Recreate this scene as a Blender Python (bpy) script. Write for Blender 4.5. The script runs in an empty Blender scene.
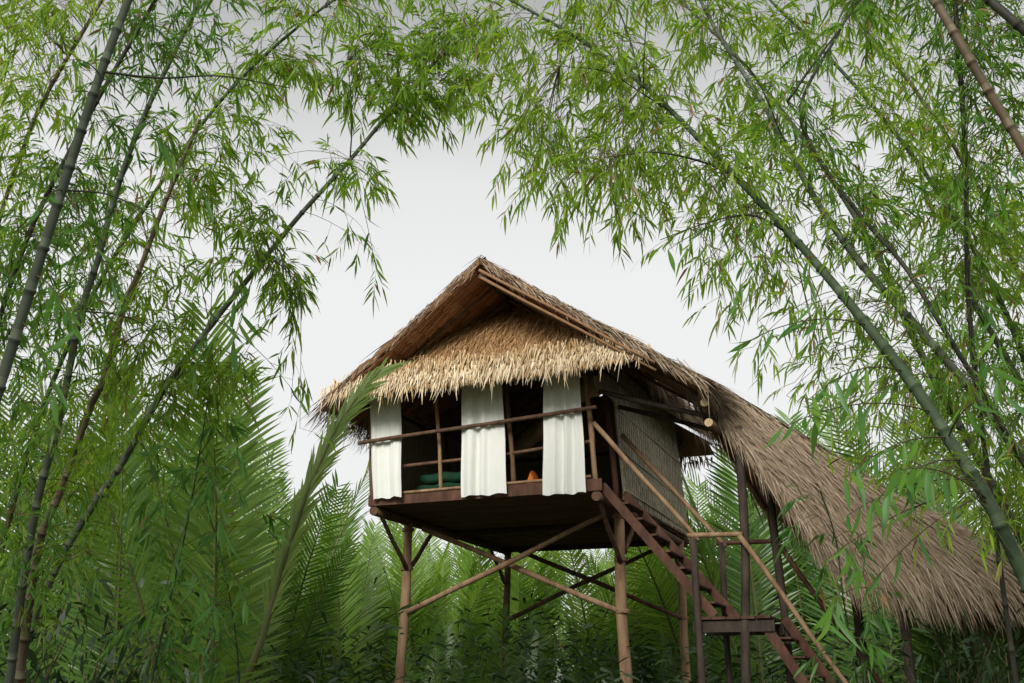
import bpy, math, random
import numpy as np
from mathutils import Vector, Matrix

random.seed(7)
class _R:
    def __init__(s, g): s.g = g; s.random = g.random; s.normal = g.normal; s.choice = g.choice; s.beta = g.beta
    def uniform(s, lo, hi, n=None):
        lo = np.asarray(lo, float); hi = np.asarray(hi, float)
        return lo + (hi - lo) * s.g.random(n)
rng = _R(np.random.default_rng(11))
S = bpy.context.scene
COL = S.collection

# ------------------------------------------------------------------ camera
F_PX, PITCH, EYE = 1051.2, 0.319695, 1.6
cam_data = bpy.data.cameras.new("camera")
cam = bpy.data.objects.new("camera", cam_data)
COL.objects.link(cam)
cam_data.sensor_width = 36.0
cam_data.lens = F_PX / 1024 * 36.0
cam_data.clip_start = 0.05
cam_data.clip_end = 3000
cam.location = (0, 0, EYE)
cam.rotation_euler = (math.pi / 2 + PITCH, 0, 0)
S.camera = cam

# ------------------------------------------------------------------ sky and sun
SUN_EL, SUN_AZ = math.radians(33), math.radians(200)   # azimuth the light comes from, clockwise from +Y
world = bpy.data.worlds.new("World")
S.world = world
world.use_nodes = True
wn, wl = world.node_tree.nodes, world.node_tree.links
wn.clear()
wout = wn.new("ShaderNodeOutputWorld")
sky = wn.new("ShaderNodeTexSky")
sky.sky_type = 'NISHITA'
sky.sun_disc = False
sky.sun_elevation = SUN_EL
sky.sun_rotation = SUN_AZ
bg_sky = wn.new("ShaderNodeBackground")
bg_sky.inputs['Strength'].default_value = 0.06
wl.new(sky.outputs[0], bg_sky.inputs['Color'])
tc = wn.new("ShaderNodeTexCoord")
sep = wn.new("ShaderNodeSeparateXYZ")
wl.new(tc.outputs['Generated'], sep.inputs[0])
noi = wn.new("ShaderNodeTexNoise")
noi.inputs['Scale'].default_value = 2.2
noi.inputs['Detail'].default_value = 5
wl.new(tc.outputs['Generated'], noi.inputs['Vector'])
ma = wn.new("ShaderNodeMath"); ma.operation = 'MULTIPLY_ADD'
wl.new(noi.outputs['Fac'], ma.inputs[0]); ma.inputs[1].default_value = 0.06
wl.new(sep.outputs['Z'], ma.inputs[2])
ramp = wn.new("ShaderNodeValToRGB")
wl.new(ma.outputs[0], ramp.inputs[0])
# closed cloud deck: pale towards the horizon, greyer overhead
el = ramp.color_ramp.elements
SKYK = 1.0
stops = [(0.0, .355), (0.39, .355), (0.48, .33), (0.55, .265), (0.62, .19), (0.70, .155), (1.0, .145)]
el[0].position = stops[0][0]
el[1].position = stops[-1][0]
for p, v in stops[1:-1]:
    el.new(p)
for e, (p, v) in zip(sorted(el, key=lambda e: e.position), stops):
    e.color = (v, v * 1.0, v * .995, 1)
bg_cl = wn.new("ShaderNodeBackground")
bg_cl.inputs['Strength'].default_value = SKYK
wl.new(ramp.outputs[0], bg_cl.inputs['Color'])
mixs = wn.new("ShaderNodeMixShader")
mixs.inputs[0].default_value = 0.97
wl.new(bg_sky.outputs[0], mixs.inputs[1])
wl.new(bg_cl.outputs[0], mixs.inputs[2])
wl.new(mixs.outputs[0], wout.inputs['Surface'])

sl = bpy.data.lights.new("sun", 'SUN')
sl.energy = 1.5
sl.angle = math.radians(24)
sl.color = (1.0, .965, .91)
sun = bpy.data.objects.new("sun", sl)
COL.objects.link(sun)
_sd = Vector((math.sin(SUN_AZ) * math.cos(SUN_EL), math.cos(SUN_AZ) * math.cos(SUN_EL), math.sin(SUN_EL)))
sun.rotation_euler = _sd.to_track_quat('Z', 'Y').to_euler()
sun.location = _sd * 60

S.view_settings.view_transform = 'Standard'
S.view_settings.look = 'None'
S.view_settings.gamma = 1
S.view_settings.exposure = 1.32
S.view_settings.use_curve_mapping = False
S.render.engine = 'CYCLES'
S.cycles.max_bounces = 7
S.cycles.diffuse_bounces = 4
S.cycles.transmission_bounces = 5
S.cycles.glossy_bounces = 2
S.cycles.use_denoising = True

# ------------------------------------------------------------------ coordinate helpers
CP, SP = math.cos(PITCH), math.sin(PITCH)
def at(px, py, d):
    """world point at depth d (metres along the view axis) seen at that picture position"""
    x = (px - 512) / F_PX; y = -(py - 341.5) / F_PX
    return np.array([x * d, d * (CP - y * SP), EYE + d * (SP + y * CP)])
def proj(P):
    P = np.asarray(P, float) - np.array([0, 0, EYE])
    d = P[..., 1] * CP + P[..., 2] * SP
    return np.stack([512 + F_PX * P[..., 0] / d, 341.5 - F_PX * (P[..., 2] * CP - P[..., 1] * SP) / d], -1), d

YAW = -0.3763201
HU = np.array([math.cos(YAW), math.sin(YAW), 0]); HV = np.array([-math.sin(YAW), math.cos(YAW), 0])
HA = np.array([-2.23688, 17.2073, 0.0])
W, D, ZF = 3.844, 5.74, 4.5
def H(u, v, z):                                  # house frame -> world
    return HA + HU * u + HV * v + np.array([0, 0, z])
def Hr(u, v, z):                                 # the walls lean a little to the left
    return H(u - 0.08 * max(0, z - ZF), v, z)
def Ha(a):
    a = np.asarray(a, float)
    return HA + a[..., 0:1] * HU + a[..., 1:2] * HV + a[..., 2:3] * np.array([0, 0, 1.0])

# ------------------------------------------------------------------ materials
def nodes_of(name):
    m = bpy.data.materials.new(name)
    m.use_nodes = True
    n, l = m.node_tree.nodes, m.node_tree.links
    n.clear()
    return m, n, l
def rampnode(n, cols):
    r = n.new("ShaderNodeValToRGB")
    e = r.color_ramp.elements
    e[0].position = 0; e[1].position = 1
    for i in range(1, len(cols) - 1):
        e.new(i / (len(cols) - 1))
    for q, c in zip(sorted(e, key=lambda q: q.position), cols):
        q.color = (*c, 1)
    return r
def mat_solid(name, cols, scale=(1, 1, 1), nscale=6, rough=.8, bump=.3, tint=0.0, bscale=None, spec=.25, dist=0.01):
    m, n, l = nodes_of(name)
    out = n.new("ShaderNodeOutputMaterial"); b = n.new("ShaderNodeBsdfPrincipled")
    b.inputs['Roughness'].default_value = rough
    b.inputs['Specular IOR Level'].default_value = spec
    t = n.new("ShaderNodeTexCoord"); mp = n.new("ShaderNodeMapping")
    mp.inputs['Scale'].default_value = scale
    l.new(t.outputs['Object'], mp.inputs[0])
    no = n.new("ShaderNodeTexNoise"); no.inputs['Scale'].default_value = nscale
    no.inputs['Detail'].default_value = 6; no.inputs['Roughness'].default_value = .62
    l.new(mp.outputs[0], no.inputs['Vector'])
    r = rampnode(n, cols)
    fac = no.outputs['Fac']
    st = n.new("ShaderNodeMapRange"); st.inputs[1].default_value = .28; st.inputs[2].default_value = .72
    l.new(fac, st.inputs[0]); fac = st.outputs[0]
    if tint:
        a = n.new("ShaderNodeAttribute"); a.attribute_name = 'tint'
        mx = n.new("ShaderNodeMix"); mx.inputs[0].default_value = tint
        l.new(fac, mx.inputs[2]); l.new(a.outputs['Fac'], mx.inputs[3]); fac = mx.outputs[0]
    l.new(fac, r.inputs[0])
    l.new(r.outputs[0], b.inputs['Base Color'])
    if bump:
        bp = n.new("ShaderNodeBump"); bp.inputs['Strength'].default_value = bump; bp.inputs['Distance'].default_value = dist
        l.new(no.outputs['Fac'], bp.inputs['Height']); l.new(bp.outputs[0], b.inputs['Normal'])
    l.new(b.outputs[0], out.inputs[0])
    return m
def mat_leaf(name, cols, trans=.45, rough=.5, gloss=.04, tcol=None):
    """leaf blade: per-leaf tint from an attribute, reflected and transmitted light"""
    m, n, l = nodes_of(name)
    out = n.new("ShaderNodeOutputMaterial")
    a = n.new("ShaderNodeAttribute"); a.attribute_name = 'tint'
    oi = n.new("ShaderNodeObjectInfo")
    ad = n.new("ShaderNodeMath"); ad.operation = 'MULTIPLY_ADD'
    l.new(oi.outputs['Random'], ad.inputs[0]); ad.inputs[1].default_value = .3
    ad2 = n.new("ShaderNodeMath"); ad2.operation = 'MULTIPLY'
    l.new(a.outputs['Fac'], ad2.inputs[0]); ad2.inputs[1].default_value = .7
    l.new(ad2.outputs[0], ad.inputs[2])
    r = rampnode(n, cols)
    l.new(ad.outputs[0], r.inputs[0])
    d = n.new("ShaderNodeBsdfDiffuse"); t = n.new("ShaderNodeBsdfTranslucent"); g = n.new("ShaderNodeBsdfGlossy")
    g.inputs['Roughness'].default_value = rough
    l.new(r.outputs[0], d.inputs[0])
    mul = n.new("ShaderNodeMix"); mul.data_type = 'RGBA'; mul.blend_type = 'MULTIPLY'; mul.inputs[0].default_value = 1
    l.new(r.outputs[0], mul.inputs[6]); mul.inputs[7].default_value = (*(tcol or (1.25, 1.2, .6)), 1)
    l.new(mul.outputs[2], t.inputs[0])
    m1 = n.new("ShaderNodeMixShader"); m1.inputs[0].default_value = trans
    l.new(d.outputs[0], m1.inputs[1]); l.new(t.outputs[0], m1.inputs[2])
    m2 = n.new("ShaderNodeMixShader"); m2.inputs[0].default_value = gloss
    l.new(m1.outputs[0], m2.inputs[1]); l.new(g.outputs[0], m2.inputs[2])
    l.new(m2.outputs[0], out.inputs[0])
    return m

M = {}
M['pole_tan'] = mat_solid('pole_tan', [(.16, .09, .05), (.30, .19, .11), (.40, .27, .16)], (1, 1, .25), 9, .75, .5)
M['pole_brown'] = mat_solid('pole_brown', [(.06, .035, .022), (.13, .075, .045), (.20, .12, .07)], (1, 1, .3), 9, .8, .5)
M['pole_dark'] = mat_solid('pole_dark', [(.025, .02, .017), (.06, .045, .035), (.10, .07, .05)], (1, 1, .3), 10, .85, .6)
M['wood_red'] = mat_solid('wood_red', [(.045, .022, .014), (.10, .046, .029), (.17, .085, .055)], (1, 1, .4), 7, .7, .35)
M['plank'] = mat_solid('plank', [(.07, .042, .025), (.15, .09, .052), (.22, .135, .08)], (.6, 1, 1), 5, .85, .4, tint=.45)
M['cut_end'] = mat_solid('cut_end', [(.40, .28, .15), (.58, .44, .26)], (1, 1, 1), 30, .8, .1)
M['thatch'] = mat_solid('thatch', [(.105, .07, .042), (.25, .185, .12), (.37, .285, .20), (.50, .415, .31)], (1, 1, 1), 12, .85, .3, tint=.7)
M['thatch_brown'] = mat_solid('thatch_brown', [(.10, .055, .03), (.26, .145, .075), (.38, .235, .13)], (1, 1, 1), 14, .85, .4, tint=.6)
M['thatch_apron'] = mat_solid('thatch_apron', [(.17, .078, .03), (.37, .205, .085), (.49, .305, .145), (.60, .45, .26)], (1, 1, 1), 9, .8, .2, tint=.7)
M['shingle'] = mat_solid('shingle', [(.16, .075, .04), (.40, .20, .11), (.55, .33, .20)], (1, 1, 1), 10, .75, .3, tint=.6)
M['fringe'] = mat_solid('fringe', [(.24, .14, .065), (.45, .31, .16), (.63, .49, .30), (.80, .71, .53)], (1, 1, 1), 10, .75, .1, tint=.8)
M['mat_wall'] = mat_solid('mat_wall', [(.19, .165, .11), (.36, .32, .225), (.50, .455, .335)], (1, 1, .3), 12, .8, .3, tint=.5)
M['mud'] = mat_solid('mud', [(.018, .013, .009), (.045, .033, .022), (.075, .06, .035)], (1, 1, 1), 1.2, .9, .8)
M['bed_green'] = mat_solid('bed_green', [(.012, .05, .026), (.025, .10, .048)], (1, 1, 1), 8, .9, .2)
M['pillow_orange'] = mat_solid('pillow_orange', [(.50, .10, .015), (.66, .20, .04)], (1, 1, 1), 14, .8, .2)
M['culm_green'] = mat_solid('culm_green', [(.02, .036, .018), (.038, .062, .03), (.06, .085, .048), (.11, .14, .09)], (1, 1, .3), 6, .65, .15, spec=.15, tint=.5)
M['culm_grey'] = mat_solid('culm_grey', [(.035, .045, .032), (.07, .085, .06), (.11, .13, .09), (.20, .22, .17)], (1, 1, .3), 7, .7, .2, spec=.15, tint=.5)
M['culm_brown'] = mat_solid('culm_brown', [(.05, .036, .022), (.10, .072, .042), (.15, .115, .07), (.28, .24, .17)], (1, 1, .3), 7, .6, .25, tint=.5)
M['culm_dark'] = mat_solid('culm_dark', [(.016, .018, .012), (.035, .036, .024), (.06, .055, .035)], (1, 1, .3), 7, .6, .25, tint=.5)
M['twig'] = mat_solid('twig', [(.05, .04, .02), (.12, .11, .05)], (1, 1, 1), 8, .8, .1)
M['rachis'] = mat_solid('rachis', [(.06, .08, .025), (.12, .13, .05), (.17, .14, .07)], (1, 1, .3), 5, .6, .1)
M['rachis_pale'] = mat_solid('rachis_pale', [(.07, .085, .03), (.13, .15, .055), (.20, .20, .09)], (1, 1, .3), 5, .6, .1)
M['leaf_bright'] = mat_leaf('leaf_bright', [(.10, .20, .018), (.19, .36, .03), (.28, .46, .042), (.40, .50, .075)], trans=.6, gloss=.02)
M['leaf_mid'] = mat_leaf('leaf_mid', [(.05, .135, .018), (.095, .24, .028), (.15, .33, .038), (.24, .37, .06)], trans=.55, gloss=.025)
M['leaf_blue'] = mat_leaf('leaf_blue', [(.05, .15, .03), (.085, .24, .04), (.15, .33, .05)], trans=.5, tcol=(1.2, 1.2, .7))
M['palm'] = mat_leaf('palm', [(.05, .12, .03), (.095, .21, .04), (.155, .30, .05), (.24, .35, .065)], trans=.5, gloss=.06, rough=.42)
M['palm_light'] = mat_leaf('palm_light', [(.085, .17, .03), (.16, .30, .045), (.235, .40, .06), (.34, .45, .085)], trans=.55, gloss=.04)
M['palm_pale'] = mat_leaf('palm_pale', [(.13, .22, .05), (.22, .34, .085), (.34, .44, .14)], trans=.5)
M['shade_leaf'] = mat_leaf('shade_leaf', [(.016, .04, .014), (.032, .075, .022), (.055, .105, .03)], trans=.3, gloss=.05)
M['dry_leaf'] = mat_leaf('dry_leaf', [(.20, .11, .04), (.32, .19, .08)], trans=.35, tcol=(1.2, 1, .7))

def mat_curtain():
    m, n, l = nodes_of('curtain_cotton')
    out = n.new("ShaderNodeOutputMaterial"); d = n.new("ShaderNodeBsdfDiffuse"); t = n.new("ShaderNodeBsdfTranslucent")
    tc_ = n.new("ShaderNodeTexCoord"); no = n.new("ShaderNodeTexNoise"); no.inputs['Scale'].default_value = 5; no.inputs['Detail'].default_value = 5
    l.new(tc_.outputs['Object'], no.inputs['Vector'])
    r = rampnode(n, [(.85, .87, .79), (.92, .93, .88), (.93, .94, .91)])
    l.new(no.outputs['Fac'], r.inputs[0]); l.new(r.outputs[0], d.inputs[0]); l.new(r.outputs[0], t.inputs[0])
    mx = n.new("ShaderNodeMixShader"); mx.inputs[0].default_value = .12
    l.new(d.outputs[0], mx.inputs[1]); l.new(t.outputs[0], mx.inputs[2]); l.new(mx.outputs[0], out.inputs[0])
    return m
M['curtain'] = mat_curtain()

# ------------------------------------------------------------------ object helpers
def tag(o, label=None, cat=None, group=None, kind=None):
    if label: o['label'] = label
    if cat: o['category'] = cat
    if group: o['group'] = group
    if kind: o['kind'] = kind
    return o
def thing(name, loc, label, cat, group=None):
    o = bpy.data.objects.new(name, None)
    COL.objects.link(o)
    o.location = tuple(loc)
    o.empty_display_size = .2
    return tag(o, label, cat, group)
def np_mesh(name, V, Fc, mat, tint=None, smooth=False):
    """V (n,3); Fc (m,k) all faces with k corners"""
    me = bpy.data.meshes.new(name)
    V = np.asarray(V, np.float32); Fc = np.asarray(Fc, np.int32)
    nf, k = Fc.shape
    me.vertices.add(len(V)); me.vertices.foreach_set('co', V.ravel())
    me.loops.add(nf * k); me.loops.foreach_set('vertex_index', Fc.ravel())
    me.polygons.add(nf)
    me.polygons.foreach_set('loop_start', np.arange(0, nf * k, k, dtype=np.int32))
    me.polygons.foreach_set('loop_total', np.full(nf, k, np.int32))
    if smooth: me.polygons.foreach_set('use_smooth', np.ones(nf, bool))
    if tint is not None:
        at_ = me.attributes.new('tint', 'FLOAT', 'FACE')
        at_.data.foreach_set('value', np.asarray(tint, np.float32))
    me.update(calc_edges=True)
    me.validate()
    me.materials.append(M[mat])
    return me
def link(name, me, parent=None, loc=(0, 0, 0)):
    o = bpy.data.objects.new(name, me)
    COL.objects.link(o)
    o.location = tuple(loc)
    if parent is not None: o.parent = parent
    return o

class MB:
    """collects shapes in world space; build() makes one mesh relative to an origin"""
    def __init__(s): s.v = []; s.f = []; s.t = []
    def box(s, c, ax, ay, az, tint=.5):
        """centre, three half-axis vectors"""
        c, ax, ay, az = [np.asarray(q, float) for q in (c, ax, ay, az)]
        b = len(s.v)
        for k in (-1, 1):
            for j in (-1, 1):
                for i in (-1, 1):
                    s.v.append(c + ax * i + ay * j + az * k)
        for q in ((0, 2, 3, 1), (4, 5, 7, 6), (0, 1, 5, 4), (2, 6, 7, 3), (0, 4, 6, 2), (1, 3, 7, 5)):
            s.f.append([b + i for i in q]); s.t.append(tint)
        return s
    def tube(s, pts, rad, n=8, cap=True, tint=.5):
        pts = [np.asarray(p, float) for p in pts]
        if np.isscalar(rad): rad = [rad] * len(pts)
        b0 = len(s.v)
        t0 = pts[1] - pts[0]; t0 = t0 / np.linalg.norm(t0)
        ref = np.array([0, 0, 1.]) if abs(t0[2]) < .9 else np.array([1., 0, 0])
        a = np.cross(t0, ref); a /= np.linalg.norm(a)
        for i, p in enumerate(pts):
            t = pts[min(i + 1, len(pts) - 1)] - pts[max(i - 1, 0)]
            t = t / (np.linalg.norm(t) + 1e-12)
            a = a - t * (a @ t); a /= np.linalg.norm(a)
            c = np.cross(t, a)
            for k in range(n):
                w = 2 * math.pi * k / n
                s.v.append(p + rad[i] * (a * math.cos(w) + c * math.sin(w)))
        for i in range(len(pts) - 1):
            ti_ = tint[i] if isinstance(tint, list) else tint
            for k in range(n):
                k2 = (k + 1) % n
                s.f.append([b0 + i * n + k, b0 + i * n + k2, b0 + (i + 1) * n + k2, b0 + (i + 1) * n + k]); s.t.append(ti_)
        if cap:
            s.f.append([b0 + k for k in range(n)][::-1]); s.t.append(.5)
            e = b0 + (len(pts) - 1) * n
            s.f.append([e + k for k in range(n)]); s.t.append(.5)
        return s
    def pole(s, a, b, r, r2=None, bend=.012, n=9, seg=7, tint=.5):
        """a rough pole: wavering axis and uneven thickness"""
        a = np.asarray(a, float); b = np.asarray(b, float)
        r2 = r if r2 is None else r2
        L = np.linalg.norm(b - a)
        ph = [random.uniform(0, 6.28) for _ in range(4)]
        pts, rs = [], []
        for i in range(seg + 1):
            t = i / seg
            w = math.sin(math.pi * t) * bend * L
            off = np.array([math.sin(2.2 * math.pi * t + ph[0]), math.sin(1.7 * math.pi * t + ph[1]), .4 * math.sin(2.6 * t + ph[2])]) * w
            pts.append(a + (b - a) * t + off)
            rs.append((r + (r2 - r) * t) * random.uniform(.92, 1.08))
        return s.tube(pts, rs, n, tint=tint)
    def build(s, name, mat, parent=None, org=(0, 0, 0), smooth=False):
        me = bpy.data.meshes.new(name)
        o = np.asarray(org, float)
        me.from_pydata([tuple(v - o) for v in s.v], [], s.f)
        a = me.attributes.new('tint', 'FLOAT', 'FACE'); a.data.foreach_set('value', s.t)
        if smooth: me.polygons.foreach_set('use_smooth', [len(f) == 4 for f in s.f])
        me.materials.append(M[mat])
        me.update()
        return link(name, me, parent, (0, 0, 0) if parent is not None else org)

def norm(a): return a / (np.linalg.norm(a, axis=-1, keepdims=True) + 1e-9)

def ribbons(base, dirs, nrm, length, width, droop=.0, rows=3, tint=None, twist=.3):
    """flat tapering strands: V, quads, per-face tint"""
    N = len(base)
    dirs = norm(dirs); side = norm(np.cross(dirs, nrm))
    ang = rng.normal(0, twist, N)[:, None]
    side = norm(side * np.cos(ang) + norm(nrm) * np.sin(ang))
    length = np.broadcast_to(length, N)[:, None]; width = np.broadcast_to(width, N)[:, None]
    V = np.zeros((N, (rows + 1) * 2, 3))
    for i in range(rows + 1):
        t = i / rows
        p = base + dirs * length * t + np.array([0, 0, -1.]) * droop * length * t * t
        w = width * (.5 * (1 - t) ** .7 + .04) if i else width * .42
        V[:, 2 * i] = p - side * w; V[:, 2 * i + 1] = p + side * w
    q = np.array([[2 * i, 2 * i + 1, 2 * i + 3, 2 * i + 2] for i in range(rows)])
    Fc = (np.arange(N) * (rows + 1) * 2)[:, None, None] + q[None]
    tt = rng.random(N) if tint is None else tint
    return V.reshape(-1, 3), Fc.reshape(-1, 4), np.repeat(tt, rows)

def leaves(base, dirs, length, width, droop=.25, tint=None):
    """bamboo leaf blades: lance shape bent along its length: V, triangles, tint"""
    N = len(base)
    dirs = norm(dirs)
    rnd = rng.normal(0, 1, (N, 3)); rnd[:, 2] += 1.2
    side = norm(np.cross(dirs, rnd))
    L = np.broadcast_to(length, N)[:, None]; w = np.broadcast_to(width, N)[:, None] * .5
    dn = np.array([0, 0, -1.]) * np.broadcast_to(droop, N)[:, None] * L
    V = np.zeros((N, 6, 3))
    p1 = base + dirs * L * .28 + dn * .08; p2 = base + dirs * L * .65 + dn * .42; p3 = base + dirs * L + dn
    V[:, 0] = base
    V[:, 1] = p1 - side * w; V[:, 2] = p1 + side * w
    V[:, 3] = p2 - side * w * .72; V[:, 4] = p2 + side * w * .72
    V[:, 5] = p3
    q = np.array([[0, 2, 1], [1, 2, 4], [1, 4, 3], [3, 4, 5]])
    Fc = (np.arange(N) * 6)[:, None, None] + q[None]
    tt = rng.random(N) if tint is None else tint
    return V.reshape(-1, 3), Fc.reshape(-1, 3), np.repeat(tt, 4)

def merge(parts):
    V, Fc, T, o = [], [], [], 0
    for v, f, t in parts:
        V.append(v); Fc.append(f + o); T.append(t); o += len(v)
    return np.concatenate(V), np.concatenate(Fc), np.concatenate(T)

# ------------------------------------------------------------------ ground
def build_ground():
    n = 70
    g = np.linspace(-1, 1, n)
    g = np.sign(g) * (np.abs(g) ** 2.2) * 600
    X, Y = np.meshgrid(g, g)
    Z = -.08 + .05 * np.sin(X * .9) * np.cos(Y * .7) + .04 * np.sin(X * .31 + Y * .43)
    V = np.stack([X, Y, Z], -1).reshape(-1, 3)
    idx = np.arange(n * n).reshape(n, n)
    Fc = np.stack([idx[:-1, :-1], idx[:-1, 1:], idx[1:, 1:], idx[1:, :-1]], -1).reshape(-1, 4)
    tag(link('ground', np_mesh('ground', V, Fc, 'mud', smooth=True)), kind='structure')
build_ground()

# ------------------------------------------------------------------ the stilt house
house_org = H(W / 2, D / 2, 0)
house = thing('stilt_house', house_org, 'thatched hut raised on tall wooden stilts in the jungle clearing', 'hut')
def hb(mb, name, mat, parent=None, smooth=True):
    return mb.build(name, mat, parent or house, house_org, smooth)

# stilts (v, u, radius)
posts = [((.02, 1.15), .085, 'pole_tan'), ((3.78, 1.2), .095, 'pole_tan'), ((.14, 5.5), .075, 'pole_brown'), ((3.8, 5.42), .085, 'pole_tan')]
for (u, v), r, mt in posts:
    hb(MB().pole(H(u - (.08 if u < 1 else -.05), v, -.4), H(u, v, 4.36), r * 1.1, r * .9, .006, 10, 12), 'post', mt)
# long beams under the side edges, front-to-back, and the joists across them
for u in (.03, W - .03):
    hb(MB().pole(H(u, -.12, 4.36), H(u, D + .1, 4.36), .075, .065, .004, 10, 10), 'beam', 'pole_brown')
hb(MB().pole(H(-.1, 2.9, 4.38), H(W + .1, 2.9, 4.38), .05, .05, .004), 'beam', 'pole_dark')
hb(MB().pole(H(-.1, 5.62, 4.38), H(W + .1, 5.62, 4.38), .05, .05, .004), 'beam', 'pole_dark')
# knee braces and the long crossed braces
knee = [((.05, 1.08, 3.55), (.05, .08, 4.33)), ((.05, 1.22, 3.58), (.05, 2.1, 4.33)),
        ((3.8, 1.12, 3.52), (3.8, .08, 4.3)), ((3.83, 1.3, 3.68), (3.84, 2.0, 4.3)),
        ((.1, 5.42, 3.7), (.1, 4.6, 4.34)), ((3.82, 5.35, 3.7), (3.82, 4.6, 4.34))]
for a, b in knee:
    hb(MB().pole(H(*a), H(*b), .042, .036, .008), 'brace', 'pole_brown')
for a, b, mt in [((.1, 1.06, 2.83), (3.6, 1.06, 4.27), 'pole_tan'), ((.25, 1.26, 4.25), (3.78, 1.30, 2.74), 'pole_tan'),
                 ((.14, 5.6, 2.98), (3.6, 5.6, 4.4), 'pole_brown'), ((.2, 5.42, 4.44), (3.8, 5.32, 2.9), 'pole_brown')]:
    hb(MB().pole(H(*a), H(*b), .048, .042, .007, 9, 10), 'brace', mt)
def lashing(c, axis, r):
    c = np.asarray(c, float); axis = norm(np.asarray(axis, float))
    ref = norm(np.cross(axis, np.array([.3, .5, .8]))); q2 = np.cross(axis, ref)
    pts = [c + axis * (.05 * (i / 40 - .5)) + r * (ref * math.cos(i * .9) + q2 * math.sin(i * .9)) * (1 + .05 * math.sin(i * 2.3)) for i in range(41)]
    hb(MB().tube(pts, .009, 5), 'lashing', 'pole_tan')
for (u, v_, z_), r in (((.02, 1.15, 3.56), .10), ((3.79, 1.2, 3.56), .108), ((.0, 1.15, 2.85), .10), ((3.8, 1.2, 2.76), .11), ((.14, 5.5, 3.0), .09), ((3.8, 5.42, 2.9), .10), ((.02, 1.15, 4.22), .10), ((3.78, 1.2, 4.24), .105)):
    lashing(H(u, v_, z_), (0, 0, 1), r)
# floor planks, laid side to side
v = -.08
while v < D + .02:
    w = random.uniform(.23, .30)
    z = 4.455 + random.uniform(-.008, .008)
    hb(MB().box(H(W / 2 + random.uniform(-.03, .03), v + w / 2, z), HU * (W / 2 + .04), HV * (w / 2 - .006), np.array([0, 0, .016]), random.random()), 'floor_plank', 'plank', smooth=False)
    v += w
# edge boards of the floor
hb(MB().box(H(W / 2, -.12, 4.525), HU * (W / 2 + .06), HV * .022, np.array([0, 0, .09])), 'edge_board', 'wood_red', smooth=False)
hb(MB().pole(H(.5, -.14, 4.61), H(W - .1, -.14, 4.655), .026, .024, .003), 'sill', 'pole_tan')
hb(MB().box(H(W + .075, D / 2 + .5, 4.52), HU * .02, HV * (D / 2 - .5), np.array([0, 0, .06])), 'edge_board', 'pole_brown', smooth=False)

# corner posts, studs and rails of the open front
for (u, mt, r) in ((-.02, 'pole_brown', .05), (1.22, 'pole_tan', .035), (2.47, 'pole_brown', .04), (3.80, 'pole_tan', .045)):
    hb(MB().pole(Hr(u, -.05, 4.45), Hr(u, -.05, 6.5), r, r * .9, .006), 'stud', mt)
hb(MB().pole(H(-.2, -.30, 5.46), H(W + .06, -.30, 5.68), .034, .03, .004), 'rail', 'pole_brown')
hb(MB().pole(H(-.05, -.05, 5.05), H(2.45, -.05, 5.13), .03, .026, .006), 'rail', 'pole_brown')
hb(MB().pole(H(2.42, -.05, 5.13), H(W - .05, -.05, 5.22), .03, .026, .006), 'rail', 'pole_brown')
for a, b in (((-.2, -.05, 6.3), (W + .1, -.05, 6.3)), ((-.16, -.1, 6.22), (-.16, D + .6, 6.22)), ((W - .1, -.1, 6.52), (W - .1, D + .6, 6.5)), ((-.2, D, 6.3), (W + .1, D, 6.3))):
    hb(MB().pole(H(*a), H(*b), .05, .045, .003), 'wall_plate', 'pole_dark')
for u, v in ((-.02, D - .05), (W - .04, D - .05), (W - .02, .98), (W - .02, 3.3), (0, 2.9)):
    hb(MB().pole(Hr(u, v, 4.45), Hr(u, v, 6.42), .05, .045, .004), 'stud', 'wood_red' if v == .98 else 'pole_brown')

# walls of split-bamboo matting: narrow upright slats
def slat_wall(p0, p1, z0, z1, inward, name='mat_wall', step=.036, mat='mat_wall', weave=False):
    p0 = np.array(p0, float); p1 = np.array(p1, float)
    L = np.linalg.norm(p1 - p0); n = int(L / step)
    d = (p1 - p0) / L
    mb = MB()
    for i in range(n):
        c = p0 + d * (i + .5) * step
        a0 = Hr(c[0] + inward[0] * random.uniform(0, .008), c[1] + inward[1] * random.uniform(0, .008), z0 - random.uniform(0, .03))
        a1 = Hr(c[0], c[1], z1 + random.uniform(0, .03))
        dw = HU * d[0] + HV * d[1]; nw = HU * inward[0] + HV * inward[1]
        if not weave:
            mb.box((a0 + a1) / 2, dw * step * .47, nw * .006, (a1 - a0) / 2, random.random())
            continue
        nc = max(1, int((z1 - z0) / .13)); t_ = random.random()
        for j in range(nc):
            b0_, b1_ = a0 + (a1 - a0) * j / nc, a0 + (a1 - a0) * (j + 1) / nc
            over = (i + j) % 2
            mb.box((b0_ + b1_) / 2 - nw * (.010 if over else 0), dw * step * (.48 if over else .40), nw * .005, (b1_ - b0_) / 2 * (.97 if over else 1.0), min(1, max(0, .7 * t_ + (.25 if over else .0) + random.uniform(-.15, .15))))
    # backing sheet
    c = (p0 + p1) / 2
    a0 = Hr(c[0] + inward[0] * .016, c[1] + inward[1] * .016, z0); a1 = Hr(c[0] + inward[0] * .016, c[1] + inward[1] * .016, z1)
    mb.box((a0 + a1) / 2, (HU * d[0] + HV * d[1]) * L / 2, (HU * inward[0] + HV * inward[1]) * .004, (a1 - a0) / 2, .3)
    return tag(hb(mb, name, mat, smooth=False), kind='stuff')
slat_wall((W + .10, 1.0), (W + .10, D), 4.5, 6.84, (-1, 0), step=.065, weave=True)
slat_wall((W + .10, -.04), (W + .10, 1.0), 6.12, 6.84, (-1, 0))
slat_wall((0, .05), (0, D), 4.5, 6.3, (1, 0))
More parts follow.
